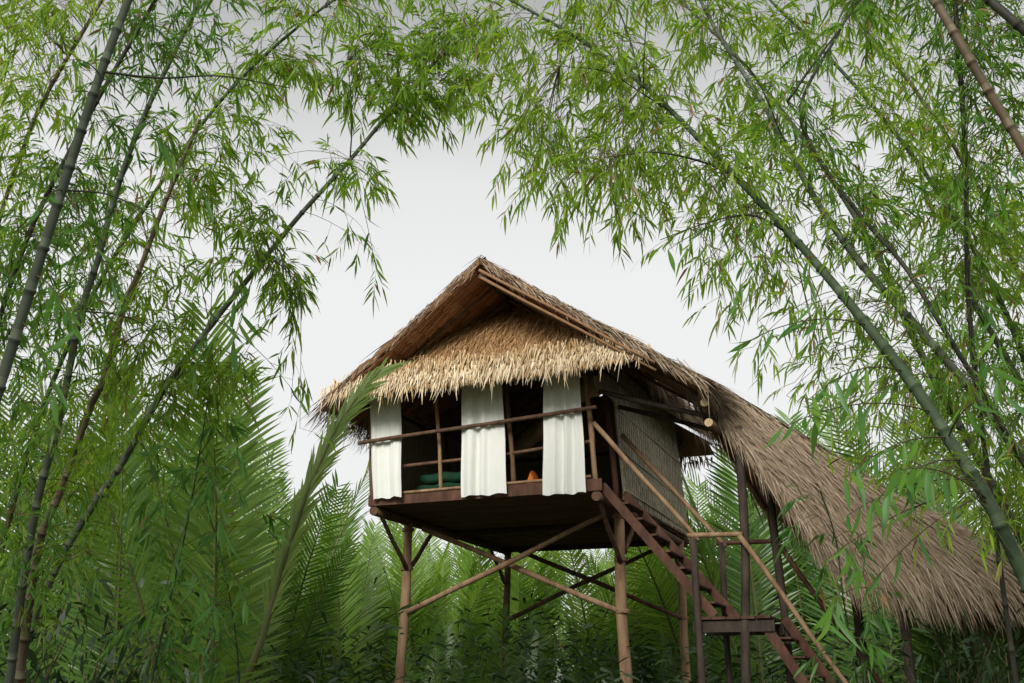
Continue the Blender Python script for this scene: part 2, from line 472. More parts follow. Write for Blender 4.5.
slat_wall((0, D), (W, D), 4.5, 6.4, (0, -1))
for a, b in (((W + .12, 1.0, 5.28), (W + .12, D, 5.16)), ((W + .12, 1.0, 6.0), (W + .12, D, 5.95)), ((W + .12, 1.0, 4.62), (W + .12, D, 4.58))):
    hb(MB().pole(Hr(*a), Hr(*b), .014, .013, .003), 'batten', 'mat_wall')

# ------------------------------------------------------------------ main roof
AP = (2.21, 8.16)                    # ridge u, z
KL, KR = .755, .685                  # slopes
V0, V1 = -.92, D + .85
def zl(u): return AP[1] - KL * (AP[0] - u)
def zr(u): return AP[1] - KR * (u - AP[0])
def slope_slab(ulo, side, v0, v1, thick, nu=16, nv=26, rag=.03):
    """thick thatch slab for one slope"""
    mb = MB()
    us = np.linspace(AP[0], ulo, nu); vs = np.linspace(v0, v1, nv)
    z = zl if side < 0 else zr
    top = np.zeros((nu, nv), int); bot = np.zeros((nu, nv), int)
    for i, u in enumerate(us):
        for j, v in enumerate(vs):
            e = random.uniform(-rag, rag)
            uu = u + (random.uniform(-.04, .04) if i == nu - 1 else 0)
            vv = v + (random.uniform(-.05, .03) if j == 0 else 0)
            sag = -.05 * math.sin(math.pi * i / (nu - 1))
            tk = thick * (1 - .35 * i / (nu - 1))
            top[i, j] = len(mb.v); mb.v.append(H(uu, vv, z(u) + sag + e))
            bot[i, j] = len(mb.v); mb.v.append(H(uu, vv + (.04 if j == 0 else 0), z(u) + sag - tk + e * .3))
    def q(a, b, c, d): mb.f.append([a, b, c, d]); mb.t.append(random.random())
    for i in range(nu - 1):
        for j in range(nv - 1):
            q(top[i, j], top[i + 1, j], top[i + 1, j + 1], top[i, j + 1])
            q(bot[i, j], bot[i, j + 1], bot[i + 1, j + 1], bot[i + 1, j])
    for i in range(nu - 1):
        for j in (0, nv - 1): q(top[i, j], bot[i, j], bot[i + 1, j], top[i + 1, j])
    for j in range(nv - 1):
        for i in (0, nu - 1): q(top[i, j], top[i, j + 1], bot[i, j + 1], bot[i, j])
    return mb
UL, UR, UP = -.62, 4.42, 5.72        # left eave, right eave, eave of the porch over the stair door
TH = .10
roof = hb(slope_slab(UL, -1, V0, V1, TH), 'roof', 'thatch_brown', smooth=False)
hb(slope_slab(UR, 1, V0, V1, TH), 'thatch_slope', 'thatch_brown', roof, smooth=False)
# porch extension of the right slope
pe = MB()
us = np.linspace(UR - .06, UP, 7); vs = np.linspace(V0 + .02, 1.35, 12)
ti = {}
for i, u in enumerate(us):
    for j, v_ in enumerate(vs):
        dz = -.06 * (i / 6) ** 2
        e = random.uniform(-.02, .02)
        ti[i, j, 0] = len(pe.v); pe.v.append(H(u, v_ + (random.uniform(-.04, .03) if j == 0 else 0), zr(u) + dz - .012 + e))
        ti[i, j, 1] = len(pe.v); pe.v.append(H(u, v_ + (.03 if j == 0 else 0), zr(u) + dz - .13))
for i in range(6):
    for j in range(11):
        pe.f.append([ti[i, j, 0], ti[i + 1, j, 0], ti[i + 1, j + 1, 0], ti[i, j + 1, 0]]); pe.t.append(random.random())
        pe.f.append([ti[i, j, 1], ti[i, j + 1, 1], ti[i + 1, j + 1, 1], ti[i + 1, j, 1]]); pe.t.append(random.random())
    for j in (0, 11):
        pe.f.append([ti[i, j, 0], ti[i, j, 1], ti[i + 1, j, 1], ti[i + 1, j, 0]]); pe.t.append(random.random())
for j in range(11):
    pe.f.append([ti[6, j, 0], ti[6, j + 1, 0], ti[6, j + 1, 1], ti[6, j, 1]]); pe.t.append(random.random())
hb(pe, 'thatch_porch', 'thatch_brown', roof, smooth=False)

# underside: overlapping rows of leaf shingles, then rafters
def shingle_row(u0, du, side, v0, v1, k):
    z = zl if side < 0 else zr
    n = int((v1 - v0) / .055)
    mb = MB()
    sag0 = 0
    for i in range(n):
        v_ = v0 + (i + .5) * (v1 - v0) / n
        ua, ub = u0, u0 + side * du * random.uniform(1.02, 1.2)
        ta = -.05 * math.sin(math.pi * abs(ua - AP[0]) / (abs((UL if side < 0 else UR) - AP[0])))
        za = z(ua) + ta - TH * (1 - .35 * abs(ua - AP[0]) / 2.8) - .012
        zb = z(ub) + ta - TH * (1 - .35 * abs(ub - AP[0]) / 2.8) - .038 - random.uniform(0, .012)
        c0, c1 = H(ua, v_, za), H(ub, v_ + random.uniform(-.01, .01), zb)
        t = norm(c1 - c0); nn = norm(np.cross(t, HV))
        mb.box((c0 + c1) / 2, (c1 - c0) / 2, HV * .0255, nn * .003, random.random())
    return tag(hb(mb, 'shingle_row', 'shingle', roof, smooth=False), kind='stuff')
for k in range(13):
    u0 = AP[0] - .1 - k * .205
    shingle_row(u0, .205, -1, V0 + .05, 1.2, k)
for k in range(11):
    u0 = AP[0] + .1 + k * .2
    shingle_row(u0, .2, 1, V0 + .05, 1.3, k)
for v_ in (-.3, .9, 2.2, 3.6, 5.0, V1 - .15):
    hb(MB().pole(H(AP[0] - .05, v_, zl(AP[0] - .05) - .27), H(UL + .1, v_, zl(UL + .1) - .2), .03, .028, .004), 'rafter', 'pole_brown', roof)
    ue = UP - .1 if v_ < 1.3 else UR - .05
    hb(MB().pole(H(AP[0] + .05, v_, zr(AP[0] + .05) - .27), H(ue, v_, zr(ue) - .21), .03, .028, .004), 'rafter', 'pole_brown', roof)
# doubled barge poles along the right front edge, and one along the left
for dz, dv in ((-.20, -.03), (-.30, .03)):
    hb(MB().pole(H(AP[0] + .02, V0 - .02 + dv, AP[1] + dz - .04), H(5.0, V0 - .02 + dv, zr(5.0) + dz + .02), .026, .022, .005), 'barge_pole', 'thatch_brown', roof)
hb(MB().pole(H(AP[0], V0 + .05, AP[1] - .3), H(AP[0], V1 - .1, AP[1] - .3), .045, .04, .003), 'ridge_pole', 'pole_dark', roof)
# gable struts in the dark opening under the peak
hb(MB().pole(H(1.3, .3, 7.2), H(2.2, .3, 7.82), .028), 'strut', 'pole_brown', roof)
hb(MB().pole(H(3.2, .3, 7.2), H(2.2, .3, 7.88), .028), 'strut', 'pole_brown', roof)
# logs under the porch eave, pale cut ends towards the viewer
for (u, z_) in ((5.62, 5.50), (5.66, 5.20)):
    lg = hb(MB().pole(H(u, -.62, z_), H(u + .02, 1.3, z_), .07, .07, .002, 12), 'eave_log', 'pole_brown', roof)
    hb(MB().tube([H(u, -.645, z_), H(u, -.61, z_)], .06, 12), 'cut_end', 'cut_end', lg)
hb(MB().pole(H(W + .05, -.1, 5.98), H(5.7, -.1, 5.38), .04), 'strut', 'pole_dark', roof)
hb(MB().pole(H(W + .05, 1.0, 6.0), H(5.7, 1.0, 5.38), .04), 'strut', 'pole_dark', roof)

# strands on the roof: along the upper faces, the verges and the eaves
def strands_obj(name, mat, groups, parent, org):
    V, Fc, T = merge(groups)
    o = link(name, np_mesh(name, V - org, Fc, mat, T), parent)
    return tag(o, kind='stuff')
gs = []
def slope_strands(n, side, ulo, v0, v1, lift=.01, u_from=None, ln=(.35, .7), wd=(.012, .028)):
    u = rng.uniform(AP[0] if u_from is None else u_from, ulo, n); v_ = rng.uniform(v0, v1, n)
    k = KL if side < 0 else KR
    z = AP[1] - k * np.abs(u - AP[0]) - .05 * np.sin(np.pi * np.clip(np.abs(u - AP[0]) / abs(ulo - AP[0]), 0, 1)) + lift + rng.uniform(-.01, .03, n)
    base = Ha(np.stack([u, v_, z], -1))
    d = HU * side + np.array([0, 0, -k]) + rng.normal(0, .13, (n, 3)) * np.array([1, 1, .5]) + np.array([0, 0, .02])
    nr = HU * (side * k) + np.array([0, 0, 1.]) + np.zeros((n, 3))
    return ribbons(base, d, nr, rng.uniform(*ln, n), rng.uniform(*wd, n), .08)
gs.append(slope_strands(5200, -1, UL, V0, V1))
gs.append(slope_strands(5200, 1, UR, V0, V1))
gs.append(slope_strands(1800, 1, UP, V0, 1.35, u_from=UR - .3))
# verge tufts at the front edge
for side, ulo, n in ((-1, UL, 170), (1, UP - .1, 520)):
    u = rng.uniform(AP[0], ulo, n)
    k = KL if side < 0 else KR
    z = AP[1] - k * np.abs(u - AP[0]) - rng.uniform(-.02, .12, n)
    base = Ha(np.stack([u, V0 - rng.uniform(-.08, .03, n), z], -1))
    d = HU * side * rng.uniform(.4, 1.1, (n, 1)) - HV * rng.uniform(.0, .28, (n, 1)) + np.array([0, 0, -1.]) * (k * .95 + rng.uniform(-.25, .3, (n, 1)))
    gs.append(ribbons(base, d, -HV + np.zeros((n, 3)), rng.uniform(.12, .34, n) * (1 if side > 0 else .6), rng.uniform(.01, .022, n), .15))
# ridge cap, folded across the peak
n = 700
v_ = rng.uniform(V0 - .05, V1, n); s_ = rng.choice([-1, 1], n)
base = Ha(np.stack([AP[0] - s_ * .06, v_, AP[1] + rng.uniform(0, .05, n)], -1))
gs.append(ribbons(base, HU * s_[:, None] + np.array([0, 0, -.55]) + rng.normal(0, .12, (n, 3)), np.array([0, 0, 1.]) + np.zeros((n, 3)), rng.uniform(.3, .55, n), .024, .1))
# eave fringes left, right back, and of the porch
for side, ulo, va, vb, n in ((-1, UL, V0, V1, 700), (1, UR, 1.2, V1, 500), (1, UP, V0, 1.35, 420)):
    k = KL if side < 0 else KR
    v_ = rng.uniform(va, vb, n)
    u = ulo - side * rng.uniform(0, .2, n)
    base = Ha(np.stack([u, v_, AP[1] - k * np.abs(u - AP[0]) - rng.uniform(0, .11, n)], -1))
    d = HU * side * rng.uniform(.1, .8, (n, 1)) + np.array([0, 0, -1.]) + rng.normal(0, .15, (n, 3))
    gs.append(ribbons(base, d, HU * side + np.zeros((n, 3)), rng.uniform(.22, .52, n), rng.uniform(.012, .03, n), .1))
strands_obj('thatch_strands', 'thatch', gs, roof, house_org)

# ------------------------------------------------------------------ thatched apron over the front, and its twin at the back
def apron_pt(u, s):
    """s 0 at the eave, 1 at the gable"""
    ze = 6.13 + .075 * max(0, u - 3.3) ** 1.4 * .9
    v_ = -.86 + 1.56 * s
    z = ze + (1.81 - .09 * max(0, u - 3.3)) * s + .05 * math.sin(math.pi * s)
    return v_, z
def under_roof(u): return (zl(u) if u < AP[0] else zr(u)) - .28
ap = MB()
NU, NS = 64, 12
for i in range(NU + 1):
    u = -.55 + 5.45 * i / NU
    smax = 1.0
    for q in range(60):
        s = q / 59
        if apron_pt(u, s)[1] > min(under_roof(u) + .16, 7.86):
            smax = s; break
    for k in range(NS + 1):
        v_, z = apron_pt(u, smax * k / NS)
        e = random.uniform(-.015, .015)
        ap.v.append(H(u, v_ + e, z))
for i in range(NU):
    for k in range(NS):
        a = i * (NS + 1) + k
        ap.f.append([a, a + NS + 1, a + NS + 2, a + 1]); ap.t.append(random.random())
apron = hb(ap, 'apron', 'thatch_apron', smooth=False)
gs, gf = [], []
cnt = 11000
u = rng.uniform(-.58, 4.92, cnt); s = rng.uniform(0, 1, cnt) ** 1.1
P, K, TS, LM = [], [], [], []
for a, b in zip(u, s):
    v_, z = apron_pt(a, b)
    if z < min(under_roof(a) + .12, 7.82):
        v2, z2 = apron_pt(a, max(0, b - .1)) if b > .1 else (v_ - .09, z - .17)
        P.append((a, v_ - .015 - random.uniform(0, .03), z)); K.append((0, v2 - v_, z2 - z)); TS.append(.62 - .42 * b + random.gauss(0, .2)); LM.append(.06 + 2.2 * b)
P = np.array(P); K = np.array(K)
d = norm(K[:, 1:2] * HV + K[:, 2:3] * np.array([0, 0, 1.])) + rng.normal(0, .17, (len(P), 3)) + HU * .06
nr = norm(-HV * .8 + np.array([0, 0, .65])) + np.zeros((len(P), 3))
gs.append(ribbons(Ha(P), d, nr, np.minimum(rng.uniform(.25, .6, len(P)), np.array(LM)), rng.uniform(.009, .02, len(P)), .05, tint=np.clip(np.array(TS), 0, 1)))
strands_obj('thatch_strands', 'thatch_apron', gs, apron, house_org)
# eave fringe: bleached leaf tips in ragged tufts
def fringe(n, u0, u1, vv, sgn, zfun, rows=((0, .0), (.05, .07), (.12, .16), (.2, .27))):
    out = []
    for back, up in rows:
        u = rng.uniform(u0 + .06 + 2.7 * up, u1 - .05 - 2.0 * up, n)
        tuft = .5 + .5 * np.sin(u * 23 + 2 * np.sin(u * 7.3)) * np.sin(u * 9.1 + 1)
        ln = rng.uniform(.07, .19, n) + .26 * tuft * rng.random(n) ** 1.6
        upv = up + rng.normal(0, .05, n) * (up > 0)
        z = np.array([zfun(a) for a in u]) + upv
        base = Ha(np.stack([u, vv + sgn * (-back) * .6 - sgn * rng.uniform(0, .05, n) * -1, z + rng.uniform(-.05, .09, n)], -1))
        d = HV * sgn * rng.uniform(.1, .62, (n, 1)) + np.array([0, 0, -1.]) + HU * rng.normal(.02, .26, (n, 1))
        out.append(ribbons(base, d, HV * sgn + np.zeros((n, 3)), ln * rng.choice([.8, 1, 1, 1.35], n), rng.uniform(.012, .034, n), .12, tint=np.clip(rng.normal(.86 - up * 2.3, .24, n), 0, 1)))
    return out
V_, F_, T_ = merge(fringe(720, -.66, 4.95, -.84, -1, lambda a: apron_pt(a, 0)[1] + .12))
tag(link('fringe', np_mesh('fringe', V_ - house_org, F_, 'fringe', T_), apron), kind='stuff')
# the back apron, whose fringe shows past the side wall
bp_ = MB()
for i in range(21):
    u = -.5 + (UR + .5) * i / 20
    zt = min(under_roof(u) - .02, 7.6)
    bp_.v.append(H(u, D + .66, 6.24)); bp_.v.append(H(u, D + .12, max(6.1, zt)))
for i in range(20):
    bp_.f.append([2 * i, 2 * i + 1, 2 * i + 3, 2 * i + 2]); bp_.t.append(random.random())
bap = hb(bp_, 'apron', 'thatch_brown', smooth=False)
V_, F_, T_ = merge(fringe(260, -.55, UR, D + .68, 1, lambda a: 6.14))
tag(link('fringe', np_mesh('fringe', V_ - house_org, F_, 'thatch_brown', T_), bap), kind='stuff')

# ------------------------------------------------------------------ curtains and what lies inside
def curtain(ut0, ut1, ub0, ub1, zt, zb, label):
    nx, nz = 40, 16
    V, Fc = [], []
    ph = random.uniform(0, 6)
    for k in range(nz + 1):
        t = k / nz
        for i in range(nx + 1):
            s = i / nx
            u = (ut0 + (ut1 - ut0) * s) * (1 - t) + (ub0 + (ub1 - ub0) * s) * t
            amp = .05 + .055 * t
            f = amp * (.55 + .45 * math.sin(s * 5.3 + ph * 2)) * math.sin(s * 15 + ph + 1.9 * math.sin(s * 5 + ph + .7 * t)) + .007 * math.sin(s * 46 + 2 * t + ph) + .02 * math.sin(3 * t + s * 4 + ph) * t
            u += .006 * math.sin(9 * t + ph) + .004 * math.sin(s * 50)
            z = zt + (zb - zt) * t + (.012 * math.sin(s * 13 + ph) if k == nz else 0)
            V.append(H(u, min(-.172, -.225 + f * .62), z))
    V = np.array(V)
    idx = np.arange((nx + 1) * (nz + 1)).reshape(nz + 1, nx + 1)
    Fc = np.stack([idx[:-1, :-1], idx[:-1, 1:], idx[1:, 1:], idx[1:, :-1]], -1).reshape(-1, 4)
    org = H((ub0 + ub1) / 2, -.215, zb)
    o = link('curtain', np_mesh('curtain', V - org, Fc, 'curtain', smooth=True), None, org)
    tag(o, label, 'curtain', 'white curtains across the open front')
curtain(-.08, .50, .06, .61, 6.3, 4.53, 'narrow white cotton curtain at the left corner of the hut')
curtain(1.62, 2.32, 1.62, 2.41, 6.35, 4.47, 'wide white cotton curtain in the middle of the open hut front')
curtain(3.03, 3.62, 3.00, 3.69, 6.33, 4.40, 'white cotton curtain at the right end, beside the stair door')

# folded green bedding, and an orange triangular cushion on the floor inside
org = H(1.0, .75, 4.475)
mb = MB()
nx, ny = 14, 10
for k in range(3):
    z0 = 4.475 + k * .19
    b = len(mb.v)
    L_, Wd = .62 - .05 * k, .36 - .03 * k
    for i in range(nx + 1):
        for j in range(ny):
            w = 2 * math.pi * j / ny
            tt = i / nx * 2 - 1
            rr = (1 - abs(tt) ** 6 * .55)
            mb.v.append(H(1.0 + L_ * tt, .75, 0) + HV * Wd * rr * np.sign(math.cos(w)) * abs(math.cos(w)) ** .6 + np.array([0, 0, z0 + .1 + .1 * rr * np.sign(math.sin(w)) * abs(math.sin(w)) ** .6 + .015 * math.sin(tt * 7 + k)]))
    for i in range(nx):
        for j in range(ny):
            j2 = (j + 1) % ny
            mb.f.append([b + i * ny + j, b + i * ny + j2, b + (i + 1) * ny + j2, b + (i + 1) * ny + j]); mb.t.append(.5)
    mb.f.append([b + j for j in range(ny)][::-1]); mb.t.append(.5)
    mb.f.append([b + nx * ny + j for j in range(ny)]); mb.t.append(.5)
tag(mb.build('bedding', 'bed_green', None, org, True), 'folded green bedding stacked on the hut floor behind the railing', 'bedding')
org = H(2.66, .30, 4.475)
mb = MB()
for i in range(9):
    t = i / 8
    du = -.17 + .34 * t
    for j in range(9):
        w = j / 9
        # rounded triangle section
        if w < 1 / 3: q = w * 3; a = np.array([-.16 + .32 * q, 0])
        elif w < 2 / 3: q = w * 3 - 1; a = np.array([.16 - .16 * q, .42 * q])
        else: q = w * 3 - 2; a = np.array([-.16 * q, .42 - .42 * q])
        puff = 1 - .12 * abs(2 * t - 1) ** 3
        mb.v.append(org + HV * du * 1.0 + HU * a[0] * puff + np.array([0, 0, a[1] * puff]))
for i in range(8):
    for j in range(9):
        j2 = (j + 1) % 9
        mb.f.append([i * 9 + j, i * 9 + j2, (i + 1) * 9 + j2, (i + 1) * 9 + j]); mb.t.append(.5)
mb.f.append(list(range(9))[::-1]); mb.t.append(.5); mb.f.append([72 + j for j in range(9)]); mb.t.append(.5)
tag(mb.build('cushion', 'pillow_orange', None, org), 'small orange triangular cushion standing inside behind the front sill', 'cushion')

# ------------------------------------------------------------------ the stair
st_org = H(5.7, .45, 0)
stair = thing('staircase', st_org, 'steep two-flight wooden stair with pole handrails and a landing, beside the hut', 'stairs')
def sb(mb, name, mat, smooth=True, parent=None): return mb.build(name, mat, parent or stair, st_org, smooth)
def board(a, b, half_h, half_t, tdir=HV):
    a, b = np.asarray(a), np.asarray(b)
    d = norm(b - a); up = norm(np.cross(tdir, d))
    return MB().box((a + b) / 2, (b - a) / 2, tdir * half_t, up * half_h)
LZ = 2.52
for v_, u0, u1 in ((.0, 3.87, 5.46), (.9, 3.98, 5.62)):
    sb(board(H(u0, v_, 4.53), H(u1, v_, LZ + .06), .066, .02), 'stringer', 'wood_red', False)
nst = 8
for i in range(1, nst):
    t = i / nst
    sb(MB().box(H(3.95 + 1.6 * t, .45, 4.5 + (LZ - 4.5) * t), HU * .12, HV * .425, np.array([0, 0, .013])), 'tread', 'wood_red', False)
for v_, u0, u1 in ((.0, 6.07, 7.62), (.9, 6.30, 7.95)):
    sb(board(H(u0, v_, LZ + .05), H(u1, v_, 0.0), .066, .02), 'stringer', 'wood_red', False)
for i in range(1, 10):
    t = i / 10
    sb(MB().box(H(6.2 + 1.6 * t, .45, LZ * (1 - t)), HU * .12, HV * .425, np.array([0, 0, .013])), 'tread', 'wood_red', False)
# landing boards and bearers
for i in range(5):
    u = 5.22 + i * .205
    sb(MB().box(H(u + .1, .47, LZ + .025 + random.uniform(-.004, .004)), HU * .097, HV * .56, np.array([0, 0, .018]), random.random()), 'landing_board', 'wood_red', False)
for v_ in (-.02, .94):
    sb(MB().box(H(5.72, v_, LZ - .09), HU * .56, HV * .03, np.array([0, 0, .075])), 'bearer', 'pole_dark', False)
# posts of the landing
for (u, v_, top, r) in ((5.24, -.08, 3.68, .055), (5.44, 1.0, 3.72, .05)):
    sb(MB().pole(H(u - .02, v_, -.3), H(u, v_, top), r, r * .95, .004), 'newel', 'pole_dark')
# handrails
for a, b in (((3.78, -.06, 5.50), (5.32, -.1, 3.62)), ((3.94, .96, 5.52), (5.5, 1.0, 3.66)), ((5.16, -.1, 3.70), (5.95, -.12, 3.68)),
             ((5.36, 1.02, 3.72), (6.34, 1.0, 3.70)), ((5.9, -.13, 3.66), (7.95, -.1, .45)), ((6.3, 1.0, 3.64), (8.2, 1.0, .55))):
    sb(MB().pole(H(*a), H(*b), .038, .034, .005), 'handrail', 'pole_tan' if a[0] < 5.2 or a[0] == 5.9 else 'wood_red')
for (u, v_, top) in ((7.55, -.1, 1.2), (7.6, 1.0, 1.6)):
    sb(MB().pole(H(u, v_, -.3), H(u, v_, top), .05, .045, .006), 'newel', 'pole_dark')

# ------------------------------------------------------------------ thatched cover over the stair
cv_org = H(7.6, .4, 0)
cover = thing('stair_canopy', cv_org, 'long thatched canopy sloping down over the stair to the lower right', 'canopy')
def cb(mb, name, mat, smooth=True, parent=None): return mb.build(name, mat, parent or cover, cv_org, smooth)
for a, b, r in (((5.83, -.05, -.3), (5.98, -.05, 5.25), .07), ((6.33, .95, -.3), (6.22, .95, 5.1), .065),
                ((7.5, 1.0, -.3), (7.24, .95, 3.9), .075), ((8.05, -.2, -.3), (7.9, -.15, 3.6), .07), ((9.6, .95, -.3), (9.5, .95, 2.9), .07), ((9.6, -.1, -.3), (9.55, -.1, 2.5), .07)):
    cb(MB().pole(H(*a), H(*b), r, r * .9, .008, 9, 10), 'post', 'pole_dark')
def curve(pts):
    pts = np.array(pts, float); tt = np.linspace(0, 1, len(pts))
    return lambda t: np.stack([np.interp(t, tt, pts[:, k]) for k in range(3)], -1)
RID = curve([(4.9, .5, 6.50), (5.8, .5, 5.90), (6.9, .5, 5.07), (8.1, .5, 4.10), (9.3, .5, 3.28), (10.6, .5, 2.7)])
EDG = curve([(6.95, -.55, 3.62), (7.35, -.6, 3.10), (8.1, -.62, 2.90), (9.1, -.62, 2.84), (10.1, -.62, 2.74), (11.3, -.62, 2.5)])
EDB = curve([(6.0, 1.6, 4.4), (6.9, 1.6, 3.7), (7.9, 1.6, 3.0), (8.9, 1.6, 2.5), (10.0, 1.6, 2.0), (11.2, 1.6, 1.6)])
def cov(edge, t, s):
    t = np.asarray(t, float); s = np.asarray(s, float)[..., None]
    p = RID(t) * (1 - s) + edge(t) * s
    p[..., 2] += .10 * np.sin(np.pi * s[..., 0])
    p[..., 1] += -.05 * np.sin(np.pi * s[..., 0]) * (1 if edge is EDG else -1)
    return p
def cover_slab(edge, name, parent=None):
    mb = MB(); nt, ns = 44, 12
    tg, sg = np.meshgrid(np.linspace(0, 1, nt), np.linspace(0, 1, ns), indexing='ij')
    top = cov(edge, tg, sg)
    low = top - np.array([.02, (-.09 if edge is EDG else .09), .10])
    top[..., 2] += rng.uniform(-.015, .015, top.shape[:2])
    vt = Ha(top.reshape(-1, 3)); vl = Ha(low.reshape(-1, 3))
    mb.v = list(vt) + list(vl)
    n0 = nt * ns
    I = np.arange(n0).reshape(nt, ns)
    def q(a, b, c, d): mb.f.append([int(a), int(b), int(c), int(d)]); mb.t.append(random.random() * .6)
    for i in range(nt - 1):
        for j in range(ns - 1):
            q(I[i, j], I[i + 1, j], I[i + 1, j + 1], I[i, j + 1]); q(n0 + I[i, j], n0 + I[i, j + 1], n0 + I[i + 1, j + 1], n0 + I[i + 1, j])
        for j in (0, ns - 1): q(I[i, j], n0 + I[i, j], n0 + I[i + 1, j], I[i + 1, j])
    for j in range(ns - 1):
        for i in (0, nt - 1): q(I[i, j], I[i, j + 1], n0 + I[i, j + 1], n0 + I[i, j])
    return cb(mb, name, 'thatch_brown', False, parent)
cslab = cover_slab(EDG, 'thatch')
cover_slab(EDB, 'thatch')
gs = []
for edge, n in ((EDG, 11000), (EDB, 3500)):
    t = rng.uniform(-.0, 1, n); s = rng.uniform(0, .97, n)
    p0 = cov(edge, t, s); p1 = cov(edge, t, np.minimum(1.0, s + .06)); 
    dd = norm(Ha(p1) - Ha(p0))
    sg = -1 if edge is EDG else 1
    nr = norm(HV * sg * .75 + np.array([0, 0, .65])) + np.zeros((n, 3))
    base = Ha(p0) + nr * rng.uniform(.0, .035, (n, 1))
    cl = np.sin(t * 61 + 5 * np.sin(s * 9)) * np.sin(t * 23 + s * 14)
    gs.append(ribbons(base, dd + rng.normal(0, .13, (n, 3)) + HU * (.12 * cl)[:, None] + nr * .03, nr, rng.uniform(.3, .62, n), rng.uniform(.009, .022, n), .03, tint=np.clip(rng.beta(2, 2, n) + .14 * cl, 0, 1)))
    # ragged eave and verge
    n2 = n // 9
    t = rng.uniform(0, 1, n2); p0 = cov(edge, t, np.full(n2, .97)); p1 = cov(edge, t, np.full(n2, 1.0))
    dd = norm(Ha(p1) - Ha(p0)) + rng.normal(0, .16, (n2, 3)) + np.array([0, 0, -.35])
    gs.append(ribbons(Ha(p0) + rng.normal(0, .04, (n2, 3)), dd, HV * sg + np.zeros((n2, 3)), rng.uniform(.25, .6, n2), rng.uniform(.01, .022, n2), .25))
    n3 = n // 16
    s = rng.uniform(0, 1, n3); p0 = cov(edge, np.zeros(n3), s); p1 = cov(edge, np.zeros(n3), np.minimum(1.02, s + .05))
    dd = norm(Ha(p1) - Ha(p0)) + rng.normal(0, .16, (n3, 3)) + np.array([0, 0, -.18]) - HU * .12
    gs.append(ribbons(Ha(p0) + rng.normal(0, .05, (n3, 3)), dd, HV * sg + np.zeros((n3, 3)), rng.uniform(.2, .5, n3), rng.uniform(.01, .022, n3), .2))
# ridge roll
n = 900
t = rng.uniform(0, 1, n); p0 = RID(t); s_ = rng.choice([-1, 1], n)[:, None]
gs.append(ribbons(Ha(p0) + np.array([0, 0, .04]) - HV * s_ * .05, HV * s_ * .8 + HU * .9 + np.array([0, 0, -.75]) + rng.normal(0, .12, (n, 3)), np.array([0, 0, 1.]) + np.zeros((n, 3)), rng.uniform(.3, .5, n), .02, .1))
strands_obj('thatch_strands', 'thatch', gs, cslab, cv_org)
tt_ = np.linspace(0.02, .98, 12)
cb(MB().tube(list(Ha(RID(tt_) - np.array([0, 0, .18]))), .045), 'ridge_pole', 'pole_dark')
for t0 in np.linspace(.03, .97, 9):
    for edge in (EDG, EDB):
        a, b = cov(edge, np.array([t0]), np.array([.02]))[0], cov(edge, np.array([t0]), np.array([.95]))[0]
        cb(MB().pole(Ha(a - np.array([0, 0, .17])), Ha(b - np.array([0, (-.1 if edge is EDG else .1), .14])), .022), 'rafter', 'pole_brown')

# ------------------------------------------------------------------ nipa palms
def frond_mesh(name, length, arch, n_pair, leaf_len, droop, twist, seed):
    r = np.random.default_rng(seed)
    # spine: up and then bending towards +x
    m = 26
    pts = []
    ang = 0.06
    p = np.zeros(3)
    for i in range(m):
        pts.append(p.copy())
        t = i / (m - 1)
        ang = .06 + arch * t ** 1.7
        p = p + np.array([math.sin(ang), 0.03 * math.sin(3 * t + seed), math.cos(ang)]) * length / (m - 1)
    pts = np.array(pts)
    sp = lambda t: np.stack([np.interp(t, np.linspace(0, 1, m), pts[:, k]) for k in range(3)], -1)
    t = np.linspace(.16, .995, n_pair)
    base = np.repeat(sp(t), 2, 0)
    tan = norm(sp(np.minimum(1, t + .02)) - sp(np.maximum(0, t - .02)))
    tan = np.repeat(tan, 2, 0)
    sgn = np.tile([-1., 1.], n_pair)[:, None]
    tr = np.repeat(t, 2)[:, None]
    yv = np.array([0, 1., 0])
    nv = norm(np.cross(tan, yv))                     # upper face side
    cw, sw = np.cos(twist * tr), np.sin(twist * tr)
    lat = yv * cw + nv * sw
    fwd = .55 + .75 * tr ** 2
    d = lat * sgn + tan * fwd + nv * (-.22) * 1 + r.normal(0, .05, (2 * n_pair, 3))
    L = leaf_len * (np.sin(np.pi * np.clip(.12 + .80 * tr, 0, 1)) ** .6) * r.uniform(.9, 1.08, (2 * n_pair, 1))
    L[r.random(2 * n_pair) < .04] *= .45
    d = norm(d)
    side = norm(np.cross(d, nv))
    w = .0265 * r.uniform(.8, 1.15, (2 * n_pair, 1))
    rows = 4
    V = np.zeros((2 * n_pair, rows * 2 - 1, 3))
    dr = droop * r.uniform(.5, 1.5, (2 * n_pair, 1))
    for i in range(rows):
        q = i / (rows - 1)
        c = base + d * L * q + np.array([0, 0, -1.]) * dr * L * q * q
        ww = w * [.5, 1.0, .75, 0][i]
        if i < rows - 1:
            V[:, 2 * i] = c - side * ww; V[:, 2 * i + 1] = c + side * ww
        else:
            V[:, 2 * i] = c
    K = rows * 2 - 1
    tri = np.array([[0, 1, 3], [0, 3, 2], [2, 3, 5], [2, 5, 4], [4, 5, 6]])
    Fc = ((np.arange(2 * n_pair) * K)[:, None, None] + tri[None]).reshape(-1, 3)
    tint = np.repeat(np.clip(r.normal(.45, .2, 2 * n_pair), 0, 1), 5)
    me = np_mesh(name, V.reshape(-1, 3), Fc, 'palm', tint)
    mb = MB()
    mb.tube(pts[::2], list(np.linspace(.045, .008, len(pts[::2]))), 6)
    rm = bpy.data.meshes.new('midrib')
    rm.from_pydata([tuple(v) for v in mb.v], [], mb.f); rm.materials.append(M['rachis'])
    return me, rm
FR = []
